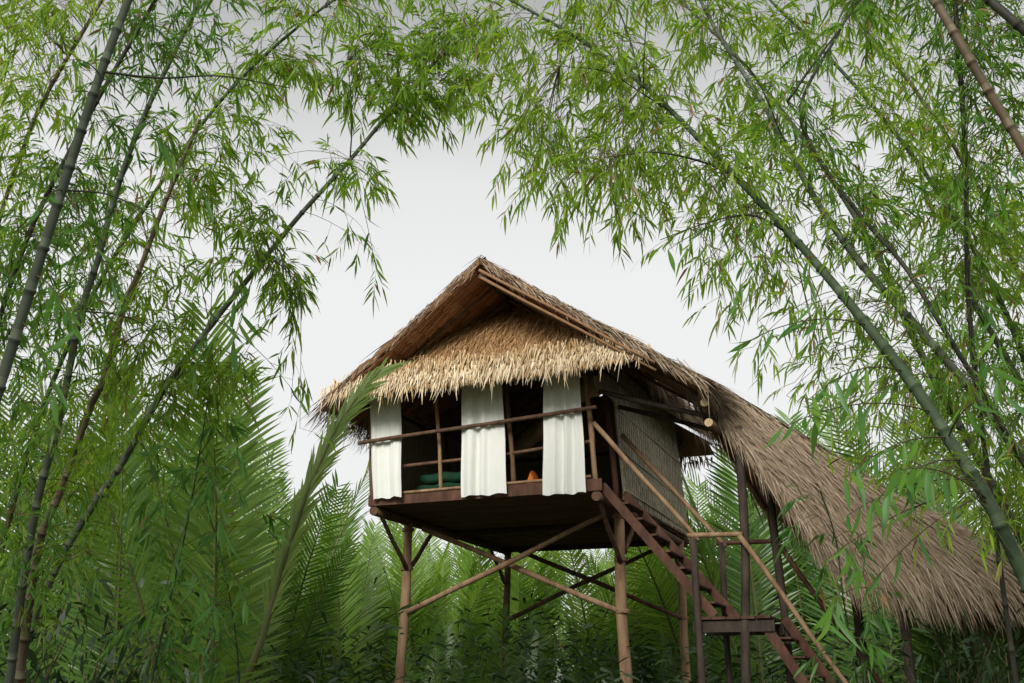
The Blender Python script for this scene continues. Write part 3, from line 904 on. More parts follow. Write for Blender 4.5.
for i, (L, a, dr, tw) in enumerate([(6, .25, .06, .2), (6, .45, .1, -.4), (6, .7, .16, .5), (6, 1.0, .22, -.2), (6, .35, .05, .9), (6, .6, .12, -1.0), (6, .15, .05, .0), (6, 1.3, .3, .3)]):
    FR.append(frond_mesh('frond', L, a, 58, .95, dr, tw, 40 + i))

def recolour(fr, mt):
    out = []
    for a_, b_ in fr:
        c_ = a_.copy(); c_.materials.clear(); c_.materials.append(M[mt]); out.append((c_, b_))
    return out
FR_LIGHT = recolour(FR, 'palm_light'); FR_DRY = recolour(FR, 'dry_leaf')
def palm(loc, label, group, fronds, cat='palm', lib=None):
    """fronds: (mesh index, azimuth, lean, scale)"""
    t = thing('nipa_palm', loc, label, cat, group)
    for k, az, lean, sc in fronds:
        dry = random.random() < .025
        LB = FR_DRY if dry else (lib or FR)
        if dry: k = 7; lean += .25
        o = bpy.data.objects.new('frond', LB[k][0]); COL.objects.link(o); o.parent = t
        m = bpy.data.objects.new('midrib', LB[k][1]); COL.objects.link(m); m.parent = o
        o.rotation_euler = (0, lean, az); o.scale = (sc, sc, sc)
        o.location = (.12 * math.cos(az), .12 * math.sin(az), -.1)
    # short fibrous stump where the fronds meet the mud
    b = MB().pole((0, 0, -.3), (0, 0, .5), .2, .13, .0, 9, 4)
    b.build('stump', 'pole_brown', t, (0, 0, 0), True)
    return t
def rand_fronds(n, sc, tall=True):
    out = []
    a0 = random.uniform(0, 6.28)
    for i in range(n):
        az = random.choice([math.pi / 2, math.pi * 1.5]) + random.gauss(0, .7) if random.random() < .7 else a0 + i * 2.4
        out.append((random.choice([0, 0, 1, 1, 2, 4, 6, 6, 5]), az, random.uniform(.0, .2), sc * random.uniform(.72, 1.08)))
    return out
def gpos(px, d):                       # ground point seen at that column
    p = at(px, 689, d); return (p[0], p[1], 0)
def hgt(py, d): return EYE + (689 - py) / F_PX * d * .97

# key palms: column, depth, height of the tallest frond top (picture row), label
key = [
    (213, 12.2, 335, 'tall nipa palm with open feathered fronds left of the hut', 7),
    (120, 13.5, 395, 'grey-green nipa palm with striped fronds behind the leftmost bamboo stalks', 7),
    (236, 16.5, 430, 'nipa palm just left of the arching frond, its fronds close together', 6),
    (345, 23.0, 505, 'bright green nipa palm under the hut\'s left corner', 7),
    (300, 23.5, 500, 'pale sunlit nipa palm between the arching frond and the hut', 7),
    (705, 24.5, 480, 'yellow-green nipa palm showing between the hut wall and the stair posts', 7),
    (765, 21.5, 440, 'blue-green nipa palm behind the two dark stair posts', 6),
    (868, 22.0, 385, 'tall nipa palm rising behind the top of the stair canopy', 7),
    (815, 23.5, 400, 'nipa palm with spreading fronds above the middle of the stair canopy', 6),
    (985, 14.5, 375, 'nipa palm with stiff fronds at the right edge behind the bamboo', 7),
    (40, 16.0, 430, 'dark nipa palm at the left edge behind crowded bamboo', 7),
    (175, 17.5, 400, 'nipa palm seen through the gap between the two left palms', 7),
]
for px, d, py, lab, n in key:
    sc = hgt(py, d) / 5.7
    fr = rand_fronds(n, sc)
    if 170 < px < 350: fr = [(k_, math.pi - a_ if math.cos(a_) > .15 else a_, l_, s_) for k_, a_, l_, s_ in fr]
    fr[0] = (0, math.radians(random.choice([80, 95, 265])), .02, sc * 1.02)
    fr[1] = (6, math.radians(random.choice([70, 110])), .06, sc * .95)
    palm(gpos(px, d), lab, None, fr, lib=FR_LIGHT if ('bright' in lab or 'open feathered' in lab or 'close together' in lab or 'pale' in lab or 'yellow' in lab) else None)
# rows behind the hut
ORD = ['leftmost', 'second from left', 'third from left', 'fourth from left', 'fifth from left', 'sixth from left', 'seventh from left', 'eighth from left', 'ninth from left', 'tenth from left', 'eleventh from left', 'twelfth from left', 'thirteenth from left', 'rightmost']
def row(d0, d1, n, xs, tops, label, group, nf=(6, 8), lib=None):
    for i in range(n):
        o_ = 'rightmost' if i == n - 1 else ORD[i]
        px = xs[0] + (xs[1] - xs[0]) * (i + random.uniform(.15, .85)) / n
        d = random.uniform(d0, d1)
        palm(gpos(px, d), label.replace('@', o_), group, rand_fronds(random.randint(*nf), hgt(random.uniform(*tops), d) / 5.6), lib=lib)
row(25.5, 28.5, 13, (300, 760), (505, 560), '@ of the green nipa palms crowded behind the stilts', 'palm thicket behind the stilts', lib=FR_LIGHT)
row(30, 35, 14, (200, 900), (520, 565), '@ of the distant nipa palms at the back of the thicket', 'far row of palms', lib=FR_LIGHT)
row(23, 27, 6, (790, 1060), (450, 520), '@ of the shaded nipa palms behind the stair canopy', 'palms behind the canopy')
row(18, 23, 6, (-40, 280), (430, 520), '@ of the shaded nipa palms behind the left bamboo', 'palms behind the left bamboo')
row(20.5, 24, 7, (380, 700), (600, 640), '@ of the low young nipa palms among the stilts', 'young palms among the stilts', (5, 6))

# the single frond arching across the hut's left eave
def arching_frond():
    ctrl = [(238, 700, 11.6), (262, 640, 11.6), (285, 560, 11.6), (310, 485, 11.6), (338, 425, 11.7), (362, 390, 11.8), (381, 370, 12.0)]
    C = np.array([at(*c) for c in ctrl])
    base0 = np.array([C[0][0] - .35, C[0][1], 0.0])
    C = np.vstack([base0, C])
    tt = np.concatenate([[0], np.cumsum(np.linalg.norm(np.diff(C, axis=0), axis=1))]); tt /= tt[-1]
    sp = lambda t: np.stack([np.interp(t, tt, C[:, k]) for k in range(3)], -1)
    t = np.linspace(.43, .995, 66)
    n = len(t)
    root = thing('nipa_palm', base0, 'single long palm frond arching up in front of the left eave', 'palm')
    s = np.linspace(0, 1, 24)
    mb = MB().tube(list(sp(s)), list(np.linspace(.06, .011, 24)), 8)
    rib = mb.build('midrib', 'rachis_pale', root, base0, True)
    base = np.repeat(sp(t), 2, 0)
    tan = np.repeat(norm(sp(np.minimum(1, t + .03)) - sp(np.maximum(0, t - .03))), 2, 0)
    sgn = np.tile([-1., 1.], n)[:, None]
    up = norm(np.array([-.25, -1., .35]) + np.zeros((2 * n, 3)))
    lat = norm(np.cross(tan, up))
    tr2 = np.repeat(t, 2)[:, None]
    d = tan * (1.05 + .25 * tr2) + lat * sgn * (.30 + .18 * tr2) + np.array([0, -.12, 0]) * sgn + rng.normal(0, .08, (2 * n, 3))
    L = .62 * np.sin(np.pi * np.clip(.2 + .66 * np.repeat(t, 2), 0, 1)) ** .5 * rng.uniform(.8, 1.1, 2 * n)
    V, Fc, T = ribbons(base, d, up, L, .05, .22, 4, tint=np.clip(rng.normal(.6, .2, 2 * n), 0, 1), twist=.25)
    link('leaflets', np_mesh('leaflets', V - base0, Fc, 'palm_pale', T), root)['kind'] = 'stuff'
arching_frond()

# ------------------------------------------------------------------ bamboo
def smooth_curve(ctrl, n):
    C = np.array(ctrl, float)
    tt = np.concatenate([[0], np.cumsum(np.linalg.norm(np.diff(C, axis=0), axis=1))]); tt /= tt[-1]
    # Catmull-Rom on the chord length
    out = []
    for t in np.linspace(0, 1, n):
        i = min(max(np.searchsorted(tt, t) - 1, 0), len(C) - 2)
        q = (t - tt[i]) / (tt[i + 1] - tt[i] + 1e-9)
        p1, p2 = C[i], C[i + 1]
        m1 = (C[i + 1] - C[max(i - 1, 0)]) / (tt[i + 1] - tt[max(i - 1, 0)]) * (tt[i + 1] - tt[i])
        m2 = (C[min(i + 2, len(C) - 1)] - C[i]) / (tt[min(i + 2, len(C) - 1)] - tt[i]) * (tt[i + 1] - tt[i])
        out.append((2 * q**3 - 3 * q**2 + 1) * p1 + (q**3 - 2 * q**2 + q) * m1 + (-2 * q**3 + 3 * q**2) * p2 + (q**3 - q**2) * m2)
    return np.array(out)
CULMS = []
def culm(pix, r0, r1, mat, label, leafmat='leaf_bright', node=.34, leafy=1.0):
    """pix: (px, py, depth) from foot to tip; the first point is carried down to the ground"""
    C = [at(*p) for p in pix]
    foot = C[0] + (C[0] - C[1]) * .2
    k = max(0.3, C[0][2])
    d = norm(C[0] - C[1]); d = d / max(.35, -d[2]) * (C[0][2] + .05) if C[0][2] > 0 else d * .01
    foot = C[0] + d * np.array([.55, .55, 1])
    foot[2] = -.05
    P = smooth_curve([foot] + C, 60)
    Lc = np.concatenate([[0], np.cumsum(np.linalg.norm(np.diff(P, axis=0), axis=1))])
    root = thing('bamboo', (foot[0], foot[1], 0), label, 'bamboo', 'bamboo stalks around the clearing')
    org = np.array([foot[0], foot[1], 0.0])
    # rings along the culm: internodes with a raised node
    pts, rad, nodes, tns = [], [], [], []
    s = 0.0; k = 0
    Ltot = Lc[-1]
    sp = lambda q: np.stack([np.interp(q, Lc, P[:, j]) for j in range(3)], -1)
    while s < Ltot:
        nl = node * random.uniform(.85, 1.15) * (1.0 - .35 * s / Ltot)
        rr = r0 + (r1 - r0) * (s / Ltot)
        for q, f, tn in ((0, 1.0, .0), (.006, 1.17, .05), (.02, 1.17, .95), (.03, .94, .95), (.03 + nl * .16, .97, .5), (nl * .55, .985, .45 + random.uniform(-.2, .2)), (nl * .93, .99, .2)):
            if s + q < Ltot:
                pts.append(sp(s + q)); rad.append((r0 + (r1 - r0) * (s + q) / Ltot) * f); tns.append(tn)
        nodes.append(s)
        s += nl
    pts.append(sp(Ltot)); rad.append(r1 * .8)
    MB().tube(pts, rad, 10 if r0 > .03 else 7, tint=tns).build('culm', mat, root, org, True)
    CULMS.append(dict(root=root, org=org, P=P, L=Lc, sp=sp, nodes=nodes, lm=leafmat, pix=proj(P), r=(r0, r1), leafy=leafy, tw=[], lv=[]))
    return CULMS[-1]

# left side
culm([(-75, 640, 5.8), (-30, 480, 5.9), (0, 385, 6.0), (35, 275, 6.1), (62, 190, 6.2), (100, 75, 6.4), (132, -10, 6.6), (170, -120, 7)], 0.040, 0.023, 'culm_grey', 'thickest grey-green bamboo stalk, at the upper left corner', 'leaf_mid')
culm([(-45, 520, 7.4), (-8, 345, 7.5), (30, 232, 7.6), (66, 158, 7.7), (110, 78, 7.8), (155, 0, 8.0), (200, -90, 8.2)], 0.023, 0.014, 'culm_dark', 'dark thin bamboo stalk crossing behind the thickest left stalk', 'leaf_mid')
culm([(8, 690, 8.6), (25, 570, 8.6), (40, 490, 8.6), (57, 430, 8.6), (71, 361, 8.6), (81, 311, 8.6), (98, 260, 8.7), (111, 210, 8.8), (124, 168, 8.8), (145, 114, 8.9), (172, 57, 9), (200, 0, 9.2)], 0.043, 0.018, 'culm_grey', 'slim upright bamboo stalk next to the left edge, rising behind foliage', 'leaf_mid')
culm([(18, 690, 9.0), (40, 540, 9.0), (62, 488, 9.0), (90, 408, 9.0), (101, 385, 9.0), (112, 350, 9.0), (124, 308, 9.1), (138, 274, 9.2), (170, 190, 9.4), (200, 120, 9.6)], 0.048, 0.016, 'culm_brown', 'brown bamboo stalk between the slim upright one and the leaning one', 'leaf_bright')
culm([(30, 630, 10.2), (60, 560, 10.2), (90, 510, 10.2), (122, 463, 10.2), (165, 388, 10.2), (215, 320, 10.3), (257, 268, 10.4), (300, 215, 10.5), (350, 160, 10.7), (385, 118, 10.9), (425, 72, 11.2), (470, 30, 11.6)], 0.048, 0.014, 'culm_grey', 'long bamboo stalk leaning right across the left of the sky', 'leaf_bright')
culm([(-30, 690, 10.5), (20, 480, 10.6), (75, 330, 10.7), (150, 200, 10.8), (230, 90, 11), (320, 10, 11.4), (400, -40, 11.8)], 0.035, 0.012, 'culm_green', 'green bamboo stalk half hidden in the upper left leaves, bending towards the top', 'leaf_bright')
culm([(-60, 600, 11), (-20, 300, 11.1), (30, 130, 11.2), (90, 20, 11.3), (140, -60, 11.5)], 0.031, 0.018, 'culm_brown', 'faint brown bamboo stalk deep in the foliage at the left edge', 'leaf_bright')
culm([(150, 690, 9.2), (170, 600, 9.2), (188, 520, 9.2), (200, 450, 9.2), (208, 400, 9.3)], 0.012, 0.006, 'culm_green', 'short leafy bamboo shoot in front of the left palms', 'leaf_blue')
culm([(240, 700, 9.8), (235, 630, 9.8), (222, 560, 9.8), (205, 500, 9.8)], 0.011, 0.005, 'culm_green', 'low bamboo shoot near the foot of the arching frond', 'leaf_blue')
# right side
R1 = culm([(1100, 760, 5.4), (1062, 660, 5.4), (1022, 572, 5.5), (988, 500, 5.6), (948, 438, 5.8), (932, 412, 5.9), (903, 371, 6.1), (867, 325, 6.4), (809, 255, 6.9), (758, 200, 7.3), (700, 140, 7.8), (642, 84, 8.3), (580, 40, 8.8), (520, 5, 9.2), (470, -20, 9.6)], 0.048, 0.009, 'culm_green', 'big green bamboo stalk arching from the right edge over the hut', 'leaf_bright')
culm([(1110, 580, 7.2), (1024, 460, 7.3), (975, 395, 7.4), (920, 330, 7.5), (867, 271, 7.7), (822, 210, 8.0), (784, 142, 8.4), (761, 100, 8.7), (719, 35, 9.2), (690, -20, 9.6)], 0.048, 0.014, 'culm_grey', 'grey-green bamboo stalk just above the big arching one', 'leaf_bright')
culm([(1060, 620, 8.4), (990, 480, 8.5), (945, 400, 8.6), (910, 330, 8.7), (880, 262, 8.9), (845, 200, 9.2), (793, 125, 9.7), (740, 60, 10.2), (680, 0, 10.8)], 0.047, 0.012, 'culm_grey', 'bamboo stalk buried in the leaves right of the canopy top', 'leaf_bright')
culm([(1010, 640, 7.6), (994, 520, 7.6), (985, 450, 7.6), (975, 370, 7.6), (968, 290, 7.7), (965, 150, 7.8), (955, 0, 8), (950, -80, 8.1)], 0.019, 0.020, 'culm_dark', 'thin nearly black upright bamboo stalk near the right edge', 'leaf_mid')
culm([(1180, 520, 6.3), (1090, 290, 6.4), (1024, 150, 6.5), (1000, 110, 6.6), (970, 60, 6.7), (935, 0, 6.9), (895, -70, 7.2)], 0.035, 0.028, 'culm_brown', 'brown bamboo stalk slanting across the upper right corner', 'leaf_mid')
culm([(1230, 330, 6.2), (1100, 100, 6.3), (1024, 30, 6.4), (985, -4, 6.6), (930, -60, 6.9)], 0.035, 0.028, 'culm_dark', 'dark bamboo stalk cutting the extreme upper right corner', 'leaf_mid')
culm([(1080, 560, 6.8), (1022, 460, 6.8), (975, 380, 6.9), (935, 315, 7.0), (906, 268, 7.2), (861, 216, 7.6), (820, 160, 8.0), (800, 110, 8.3), (840, 30, 8.8), (862, -10, 9)], 0.023, 0.012, 'culm_dark', 'thin dark bamboo stalk crossing the leaves above the canopy', 'leaf_mid')
culm([(1120, 700, 9.4), (1050, 440, 9.5), (1000, 300, 9.6), (930, 180, 9.9), (850, 80, 10.4), (770, 0, 11)], 0.039, 0.015, 'culm_green', 'green bamboo stalk far inside the upper right foliage', 'leaf_bright')
culm([(1130, 600, 10.5), (1040, 330, 10.6), (985, 200, 10.8), (915, 90, 11.2), (840, 0, 11.8)], 0.039, 0.015, 'culm_brown', 'pale brown bamboo stalk at the back of the upper right foliage', 'leaf_bright')
culm([(1150, 640, 8.6), (1070, 480, 8.6), (1030, 400, 8.6), (990, 330, 8.8), (960, 280, 9)], 0.043, 0.023, 'culm_green', 'broken-topped green bamboo stalk at the right edge below mid height', 'leaf_mid')
culm([(860, 700, 7.0), (850, 640, 7.0), (842, 590, 6.9), (836, 540, 6.9), (820, 490, 6.8)], 0.009, 0.005, 'culm_green', 'slender leafy bamboo shoot in front of the stair foot', 'leaf_blue')

# side limbs: thin bare branches one can follow
def limb(ci, pix, r, parent_mat='culm_dark'):
    c = CULMS[ci]
    P = smooth_curve([at(*p) for p in pix], 14)
    MB().tube(list(P), list(np.linspace(r, r * .35, 14)), 6).build('branch', parent_mat, c['root'], c['org'], True)
    c.setdefault('limbs', []).append(P)
limb(9, [(641, 83, 8.3), (630, 40, 8.4), (616, 0, 8.5), (608, -40, 8.6)], .009)
limb(9, [(643, 85, 8.3), (645, 40, 8.2), (648, 0, 8.2)], .007)
limb(9, [(739, 178, 7.45), (703, 162, 7.3), (653, 152, 7.2), (617, 156, 7.2)], .011)
limb(9, [(668, 110, 8.0), (640, 92, 7.9), (607, 72, 7.9), (560, 66, 7.9)], .007)
limb(9, [(787, 232, 7.1), (750, 215, 6.9), (700, 225, 6.8), (660, 240, 6.8)], .008)
limb(10, [(784, 142, 8.4), (760, 85, 8.3), (740, 60, 8.2), (700, 40, 8.2)], .008)
limb(15, [(787, 102, 8.3), (812, 66, 8.3), (845, 22, 8.4), (866, -10, 8.5)], .012)
limb(0, [(104, 72, 6.4), (160, 78, 6.4), (220, 76, 6.4), (290, 88, 6.5)], .008)
limb(0, [(62, 190, 6.2), (110, 195, 6.2), (160, 220, 6.2)], .007)
limb(4, [(257, 268, 10.4), (275, 262, 10.2), (300, 285, 10.0)], .008)
limb(4, [(350, 160, 10.7), (352, 120, 10.6), (348, 60, 10.6)], .008)
limb(2, [(81, 311, 8.6), (130, 318, 8.5), (180, 350, 8.4)], .008)
limb(3, [(112, 350, 9), (150, 330, 8.9), (210, 330, 8.8)], .007)

# ---- foliage: leafy twigs reaching from the stalks
def in_poly(poly, n):
    poly = np.array(poly, float)
    lo, hi = poly.min(0), poly.max(0)
    out = np.zeros((0, 2))
    x0, y0 = poly[:, 0], poly[:, 1]; x1, y1 = np.roll(x0, -1), np.roll(y0, -1)
    while len(out) < n:
        p = rng.uniform(lo, hi, (n * 2, 2))
        c = ((y0 > p[:, 1:2]) != (y1 > p[:, 1:2])) & (p[:, 0:1] < (x1 - x0) * (p[:, 1:2] - y0) / (y1 - y0 + 1e-9) + x0)
        out = np.vstack([out, p[c.sum(1) % 2 == 1]])
    return out[:n]
def grow(px, py, allowed, depth_jit=.5, big=1.0, nspray=(3, 6), straight=False):
    best = []
    for ci in allowed:
        c = CULMS[ci]
        if c['leafy'] <= 0: continue
        pp, dd = c['pix']
        dist = np.hypot(pp[:, 0] - px, pp[:, 1] - py)
        i = int(np.argmin(dist)); best.append((dist[i] + random.uniform(0, 60), ci, i))
    best.sort()
    _, ci, i = best[0]
    c = CULMS[ci]
    dep = max(4.2, c['pix'][1][i] + random.gauss(0, depth_jit))
    tgt = at(px, py, dep)
    # attach at a node somewhat lower on the stalk
    j = max(2, i - random.randint(0, 4))
    cand = [c['P'][j]]
    for Pl in c.get('limbs', []):
        k = int(np.argmin(np.linalg.norm(Pl - tgt, axis=1))); cand.append(Pl[k])
    a = min(cand, key=lambda q: np.linalg.norm(q - tgt))
    L = np.linalg.norm(tgt - a)
    mid = (a + tgt) / 2 + np.array([0, 0, .18 * L])
    n = 7
    tt = np.linspace(0, 1, n)[:, None]
    tw = (1 - tt) ** 2 * a + 2 * tt * (1 - tt) * mid + tt ** 2 * tgt
    c['tw'].append((tw, .0045 if L > 1 else .0035))
    big = big * min(1.12, max(.6, dep / 9.3))
    out = norm(tw[-1] - tw[-2])
    ns = random.randint(*nspray)
    for q in range(ns):
        f = 1 - (q / max(1, ns)) * min(.75, .75 / max(L, .4)) 
        b = np.array([np.interp(f, tt[:, 0], tw[:, k]) for k in range(3)])
        sd = out * .5 + rng.normal(0, .75, 3) + np.array([0, 0, -.35])
        sd = sd / np.linalg.norm(sd)
        sl = random.uniform(.10, .34)
        e = b + sd * sl + np.array([0, 0, -.25 * sl])
        c['tw'].append((np.array([b, (b + e) / 2 + np.array([0, 0, .04 * sl]), e]), .0018))
        nl = random.randint(5, 9)
        sd_h = np.cross(sd, np.array([0, 0, 1.]) + rng.normal(0, .35, 3)); sd_h = sd_h / (np.linalg.norm(sd_h) + 1e-6)
        for k in range(nl):
            g = 1 - .6 * k / nl
            p = b + (e - b) * g
            an = (0 if k == 0 else (1 if k % 2 else -1)) * random.uniform(.3, 1.15)
            ld = sd * math.cos(an) + sd_h * math.sin(an) + rng.normal(0, .16, 3) + np.array([0, 0, -.5])
            c['lv'].append((p, ld, random.uniform(.10, .19) * big * (1 - .25 * k / nl), big))
LEFT = [1, 2, 3, 4, 5, 6]; RIGHT = [9, 10, 11, 12, 15, 16, 17]
regions = [
    ([(-40, -40), (290, -40), (320, 60), (290, 110), (310, 160), (270, 215), (240, 255), (215, 295), (180, 325), (100, 335), (-40, 335)], 350, LEFT),
    ([(290, -40), (540, -40), (520, 20), (480, 90), (455, 130), (410, 140), (375, 110), (330, 120), (310, 70)], 95, [4, 5]),
    ([(340, 20), (490, 10), (485, 105), (400, 120)], 62, [4, 5]),
    ([(325, 150), (375, 150), (372, 190), (335, 185)], 10, [4]),
    ([(355, 200), (380, 205), (378, 270), (366, 275)], 2, [4]),
    ([(255, 230), (300, 240), (308, 325), (270, 290)], 16, [4]),
    ([(-40, 330), (180, 330), (245, 330), (250, 400), (150, 420), (-40, 430)], 85, [1, 2, 3, 4, 5, 6]),
    ([(-40, 420), (120, 420), (140, 560), (-40, 620)], 42, [2, 3, 6]),
    ([(-60, 60), (110, 100), (160, 330), (190, 440), (120, 520), (-60, 600)], 125, [5, 6]),
    ([(930, 180), (1080, 180), (1080, 560), (1000, 540), (930, 420)], 110, [11, 16, 17, 18]),
    ([(290, 400), (312, 400), (308, 440), (296, 430)], 2, [4]),
    ([(540, -40), (1060, -40), (1060, 320), (900, 310), (800, 232), (720, 212), (660, 196), (600, 178), (575, 140), (600, 100), (560, 50)], 560, RIGHT),
    ([(495, 130), (540, 110), (560, 150), (625, 195), (640, 232), (560, 205), (520, 185)], 52, [9]),
    ([(470, 20), (560, 20), (560, 100), (500, 110), (470, 80)], 18, [9]),
    ([(640, 215), (730, 240), (800, 250), (800, 290), (745, 275), (690, 258)], 16, [9, 10]),
    ([(720, 300), (765, 300), (760, 350), (730, 355)], 7, [9]),
    ([(800, 260), (900, 310), (1050, 320), (1050, 470), (930, 440), (850, 380), (800, 320)], 66, [10, 11, 12, 15, 16, 18]),
    ([(770, 370), (850, 370), (930, 440), (1040, 480), (1040, 540), (940, 510), (860, 450), (790, 415)], 42, [9, 10, 11, 15]),
]
for poly, n, allowed in regions:
    for p in in_poly(poly, n):
        grow(p[0], p[1], allowed)
for poly, n, allowed in [([(140, 420), (250, 420), (260, 640), (150, 680)], 30, [7, 8]), ([(800, 490), (880, 500), (890, 660), (820, 660)], 9, [19])]:
    for p in in_poly(poly, n):
        grow(p[0], p[1], allowed, .35, 1.25, (2, 4))

for c in CULMS:
    if c['tw']:
        mb = MB()
        for pts, r in c['tw']:
            mb.tube(list(pts), list(np.linspace(r, r * .5, len(pts))), 3, cap=False)
        tag(mb.build('twigs', 'twig', c['root'], c['org']), kind='stuff')
    if c['lv']:
        b = np.array([q[0] for q in c['lv']]); d = np.array([q[1] for q in c['lv']]); L = np.array([q[2] for q in c['lv']])
        n = len(b)
        dry = rng.random(n) < .035
        for msk, mt, nm in ((~dry, c['lm'], 'foliage'), (dry, 'dry_leaf', 'dry_foliage')):
            if msk.sum() == 0: continue
            V, Fc, T = leaves(b[msk], d[msk], L[msk], L[msk] * rng.uniform(.12, .165, msk.sum()), rng.uniform(.1, .45, msk.sum()))
            tag(link(nm, np_mesh(nm, V - c['org'], Fc, mt, T), c['root']), kind='stuff')

# ---- large near leaves that can be told apart: each its own part
LEAF = []
for i in range(6):
    n, w = 7, .5 * (.13 + .02 * i % 3)
    V, Fc = [], []
    for k in range(n + 1):
        t = k / n
        hw = .075 * (math.sin(math.pi * min(1, t * .94 + .04)) ** .75) * (1 if t < .35 else (1 - ((t - .35) / .65) ** 2.2) * .9 + .02)
        x = t; z = -(.10 + .08 * (i % 3)) * t * t
        V += [(x, -hw, z + hw * .25), (x, 0, z), (x, hw, z + hw * .25)]
    for k in range(n):
        a = 3 * k
        Fc += [[a, a + 3, a + 4, a + 1], [a + 1, a + 4, a + 5, a + 2]]
    LEAF.append(np_mesh('leaf', np.array(V), np.array(Fc), ['leaf_mid', 'leaf_blue'][i % 2], np.full(len(Fc), .25 + .12 * i), smooth=True))
def hanging(ci, start, end, n, size):
    """a drooping twig with a fan of single leaves"""
    c = CULMS[ci]
    a, b = at(*start), at(*end)
    mid = (a + b) / 2 + np.array([0, 0, .12 * np.linalg.norm(b - a)])
    tt = np.linspace(0, 1, 9)[:, None]
    P = (1 - tt) ** 2 * a + 2 * tt * (1 - tt) * mid + tt ** 2 * b
    MB().tube(list(P), list(np.linspace(.005, .002, 9)), 5).build('twig', 'twig', c['root'], c['org'], True)
    n = max(5, int(n * .75))
    for k in range(n):
        f = 1 - .75 * (k / n) ** 1.1
        p = np.array([np.interp(f, tt[:, 0], P[:, j]) for j in range(3)])
        out = norm(P[-1] - P[3]) * .6 + rng.normal(0, .5, 3) * np.array([1, .7, .5]) + np.array([0, 0, -.75])
        x = Vector(out).normalized()
        y = x.cross(Vector((random.gauss(0, .5), -.6, 1))).normalized(); z = x.cross(y)
        o = bpy.data.objects.new('leaf', random.choice(LEAF)); COL.objects.link(o); o.parent = c['root']
        s = size * random.uniform(.75, 1.15)
        mt = Matrix((x, y, z)).transposed().to_4x4() @ Matrix.Diagonal((s, s, s, 1))
        mt.translation = Vector(p - c['org'])
        o.matrix_basis = mt
for a in [(9, (809, 255, 6.9), (812, 305, 5.6), 9, .2), (9, (867, 325, 6.4), (742, 345, 5.4), 12, .22), (9, (903, 371, 6.1), (806, 402, 5.0), 14, .23),
          (9, (932, 412, 5.9), (782, 428, 5.0), 12, .23), (9, (948, 438, 5.8), (845, 478, 5.0), 16, .23), (9, (960, 460, 5.7), (872, 505, 4.9), 16, .24),
          (9, (975, 480, 5.6), (848, 515, 5.0), 10, .2), (9, (980, 490, 5.6), (826, 560, 5.2), 7, .2), (9, (988, 500, 5.6), (900, 470, 4.8), 12, .23),
          (9, (758, 200, 7.3), (738, 300, 6.2), 9, .2), (9, (770, 212, 7.2), (668, 250, 6.6), 9, .2), (9, (985, 495, 5.6), (866, 590, 5.1), 7, .2),
          (10, (975, 395, 7.4), (890, 385, 6.3), 12, .22), (12, (975, 370, 7.6), (1005, 395, 5.6), 12, .26), (12, (968, 290, 7.7), (1000, 345, 5.8), 10, .25),
          (9, (948, 438, 5.8), (985, 400, 5.0), 10, .24), (13, (1024, 150, 6.5), (990, 215, 6), 9, .22),
          (0, (35, 275, 6.1), (75, 330, 5.4), 14, .22), (0, (62, 190, 6.2), (35, 215, 5.5), 12, .22), (0, (20, 320, 6.1), (55, 395, 5.4), 12, .22),
          (0, (100, 75, 6.4), (70, 60, 5.8), 10, .2), (0, (100, 75, 6.4), (205, 200, 6.4), 12, .2), (0, (62, 190, 6.2), (120, 300, 6.0), 12, .21),
          (4, (257, 268, 10.4), (232, 350, 9), 12, .34), (4, (257, 268, 10.4), (215, 345, 9), 10, .34), (4, (215, 320, 10.3), (192, 380, 9), 10, .32),
          (4, (350, 160, 10.7), (376, 268, 10.4), 6, .24), (4, (215, 320, 10.3), (300, 400, 9.4), 8, .26), (4, (165, 388, 10.2), (175, 440, 9), 10, .3),
          (7, (200, 450, 9.2), (225, 530, 8.6), 12, .28), (7, (188, 520, 9.2), (165, 590, 8.6), 12, .28), (7, (180, 560, 9.2), (215, 610, 8.4), 14, .28),
          (8, (230, 600, 9.8), (195, 640, 8.6), 14, .28), (8, (222, 560, 9.8), (250, 610, 9), 12, .27), (7, (170, 600, 9.2), (110, 640, 8.4), 14, .28),
          (19, (836, 540, 6.9), (858, 570, 6.4), 10, .24), (19, (842, 590, 6.9), (830, 625, 6.4), 12, .25), (19, (850, 640, 7), (880, 650, 6.4), 10, .24)]:
    hanging(*a)

# ------------------------------------------------------------------ undergrowth and far forest
def mass(name, mat, n, px, dd, top_fn, size, label, seed, low=.0):
    r = np.random.default_rng(seed)
    x = r.uniform(*px, n); d = r.uniform(*dd, n)
    base = np.array([at(a, 689, b) for a, b in zip(x, d)])
    top = top_fn(base[:, 0], base[:, 1], r)
    z = low + (top - low) * r.random(n) ** .7
    b = np.stack([base[:, 0], base[:, 1], z], -1)
    dr = r.normal(0, 1, (n, 3)); dr[:, 2] = np.abs(dr[:, 2]) * .4 - .25
    V, Fc, T = leaves(b, dr, r.uniform(*size, n), r.uniform(*size, n) * .2, .3)
    tag(link(name, np_mesh(name, V, Fc, mat, T)), label, 'foliage', kind='stuff')
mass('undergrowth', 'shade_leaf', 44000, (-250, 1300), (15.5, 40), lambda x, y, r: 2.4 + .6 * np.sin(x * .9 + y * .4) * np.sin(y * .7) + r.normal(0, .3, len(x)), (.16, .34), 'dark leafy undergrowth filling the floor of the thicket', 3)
mass('distant_forest', 'shade_leaf', 26000, (-400, 1450), (41, 50), lambda x, y, r: 5.7 + 1.0 * np.sin(x * .33 + 1) + .7 * np.sin(x * .9) + r.normal(0, .4, len(x)), (.3, .6), 'dark green wall of far trees behind the palms', 4)

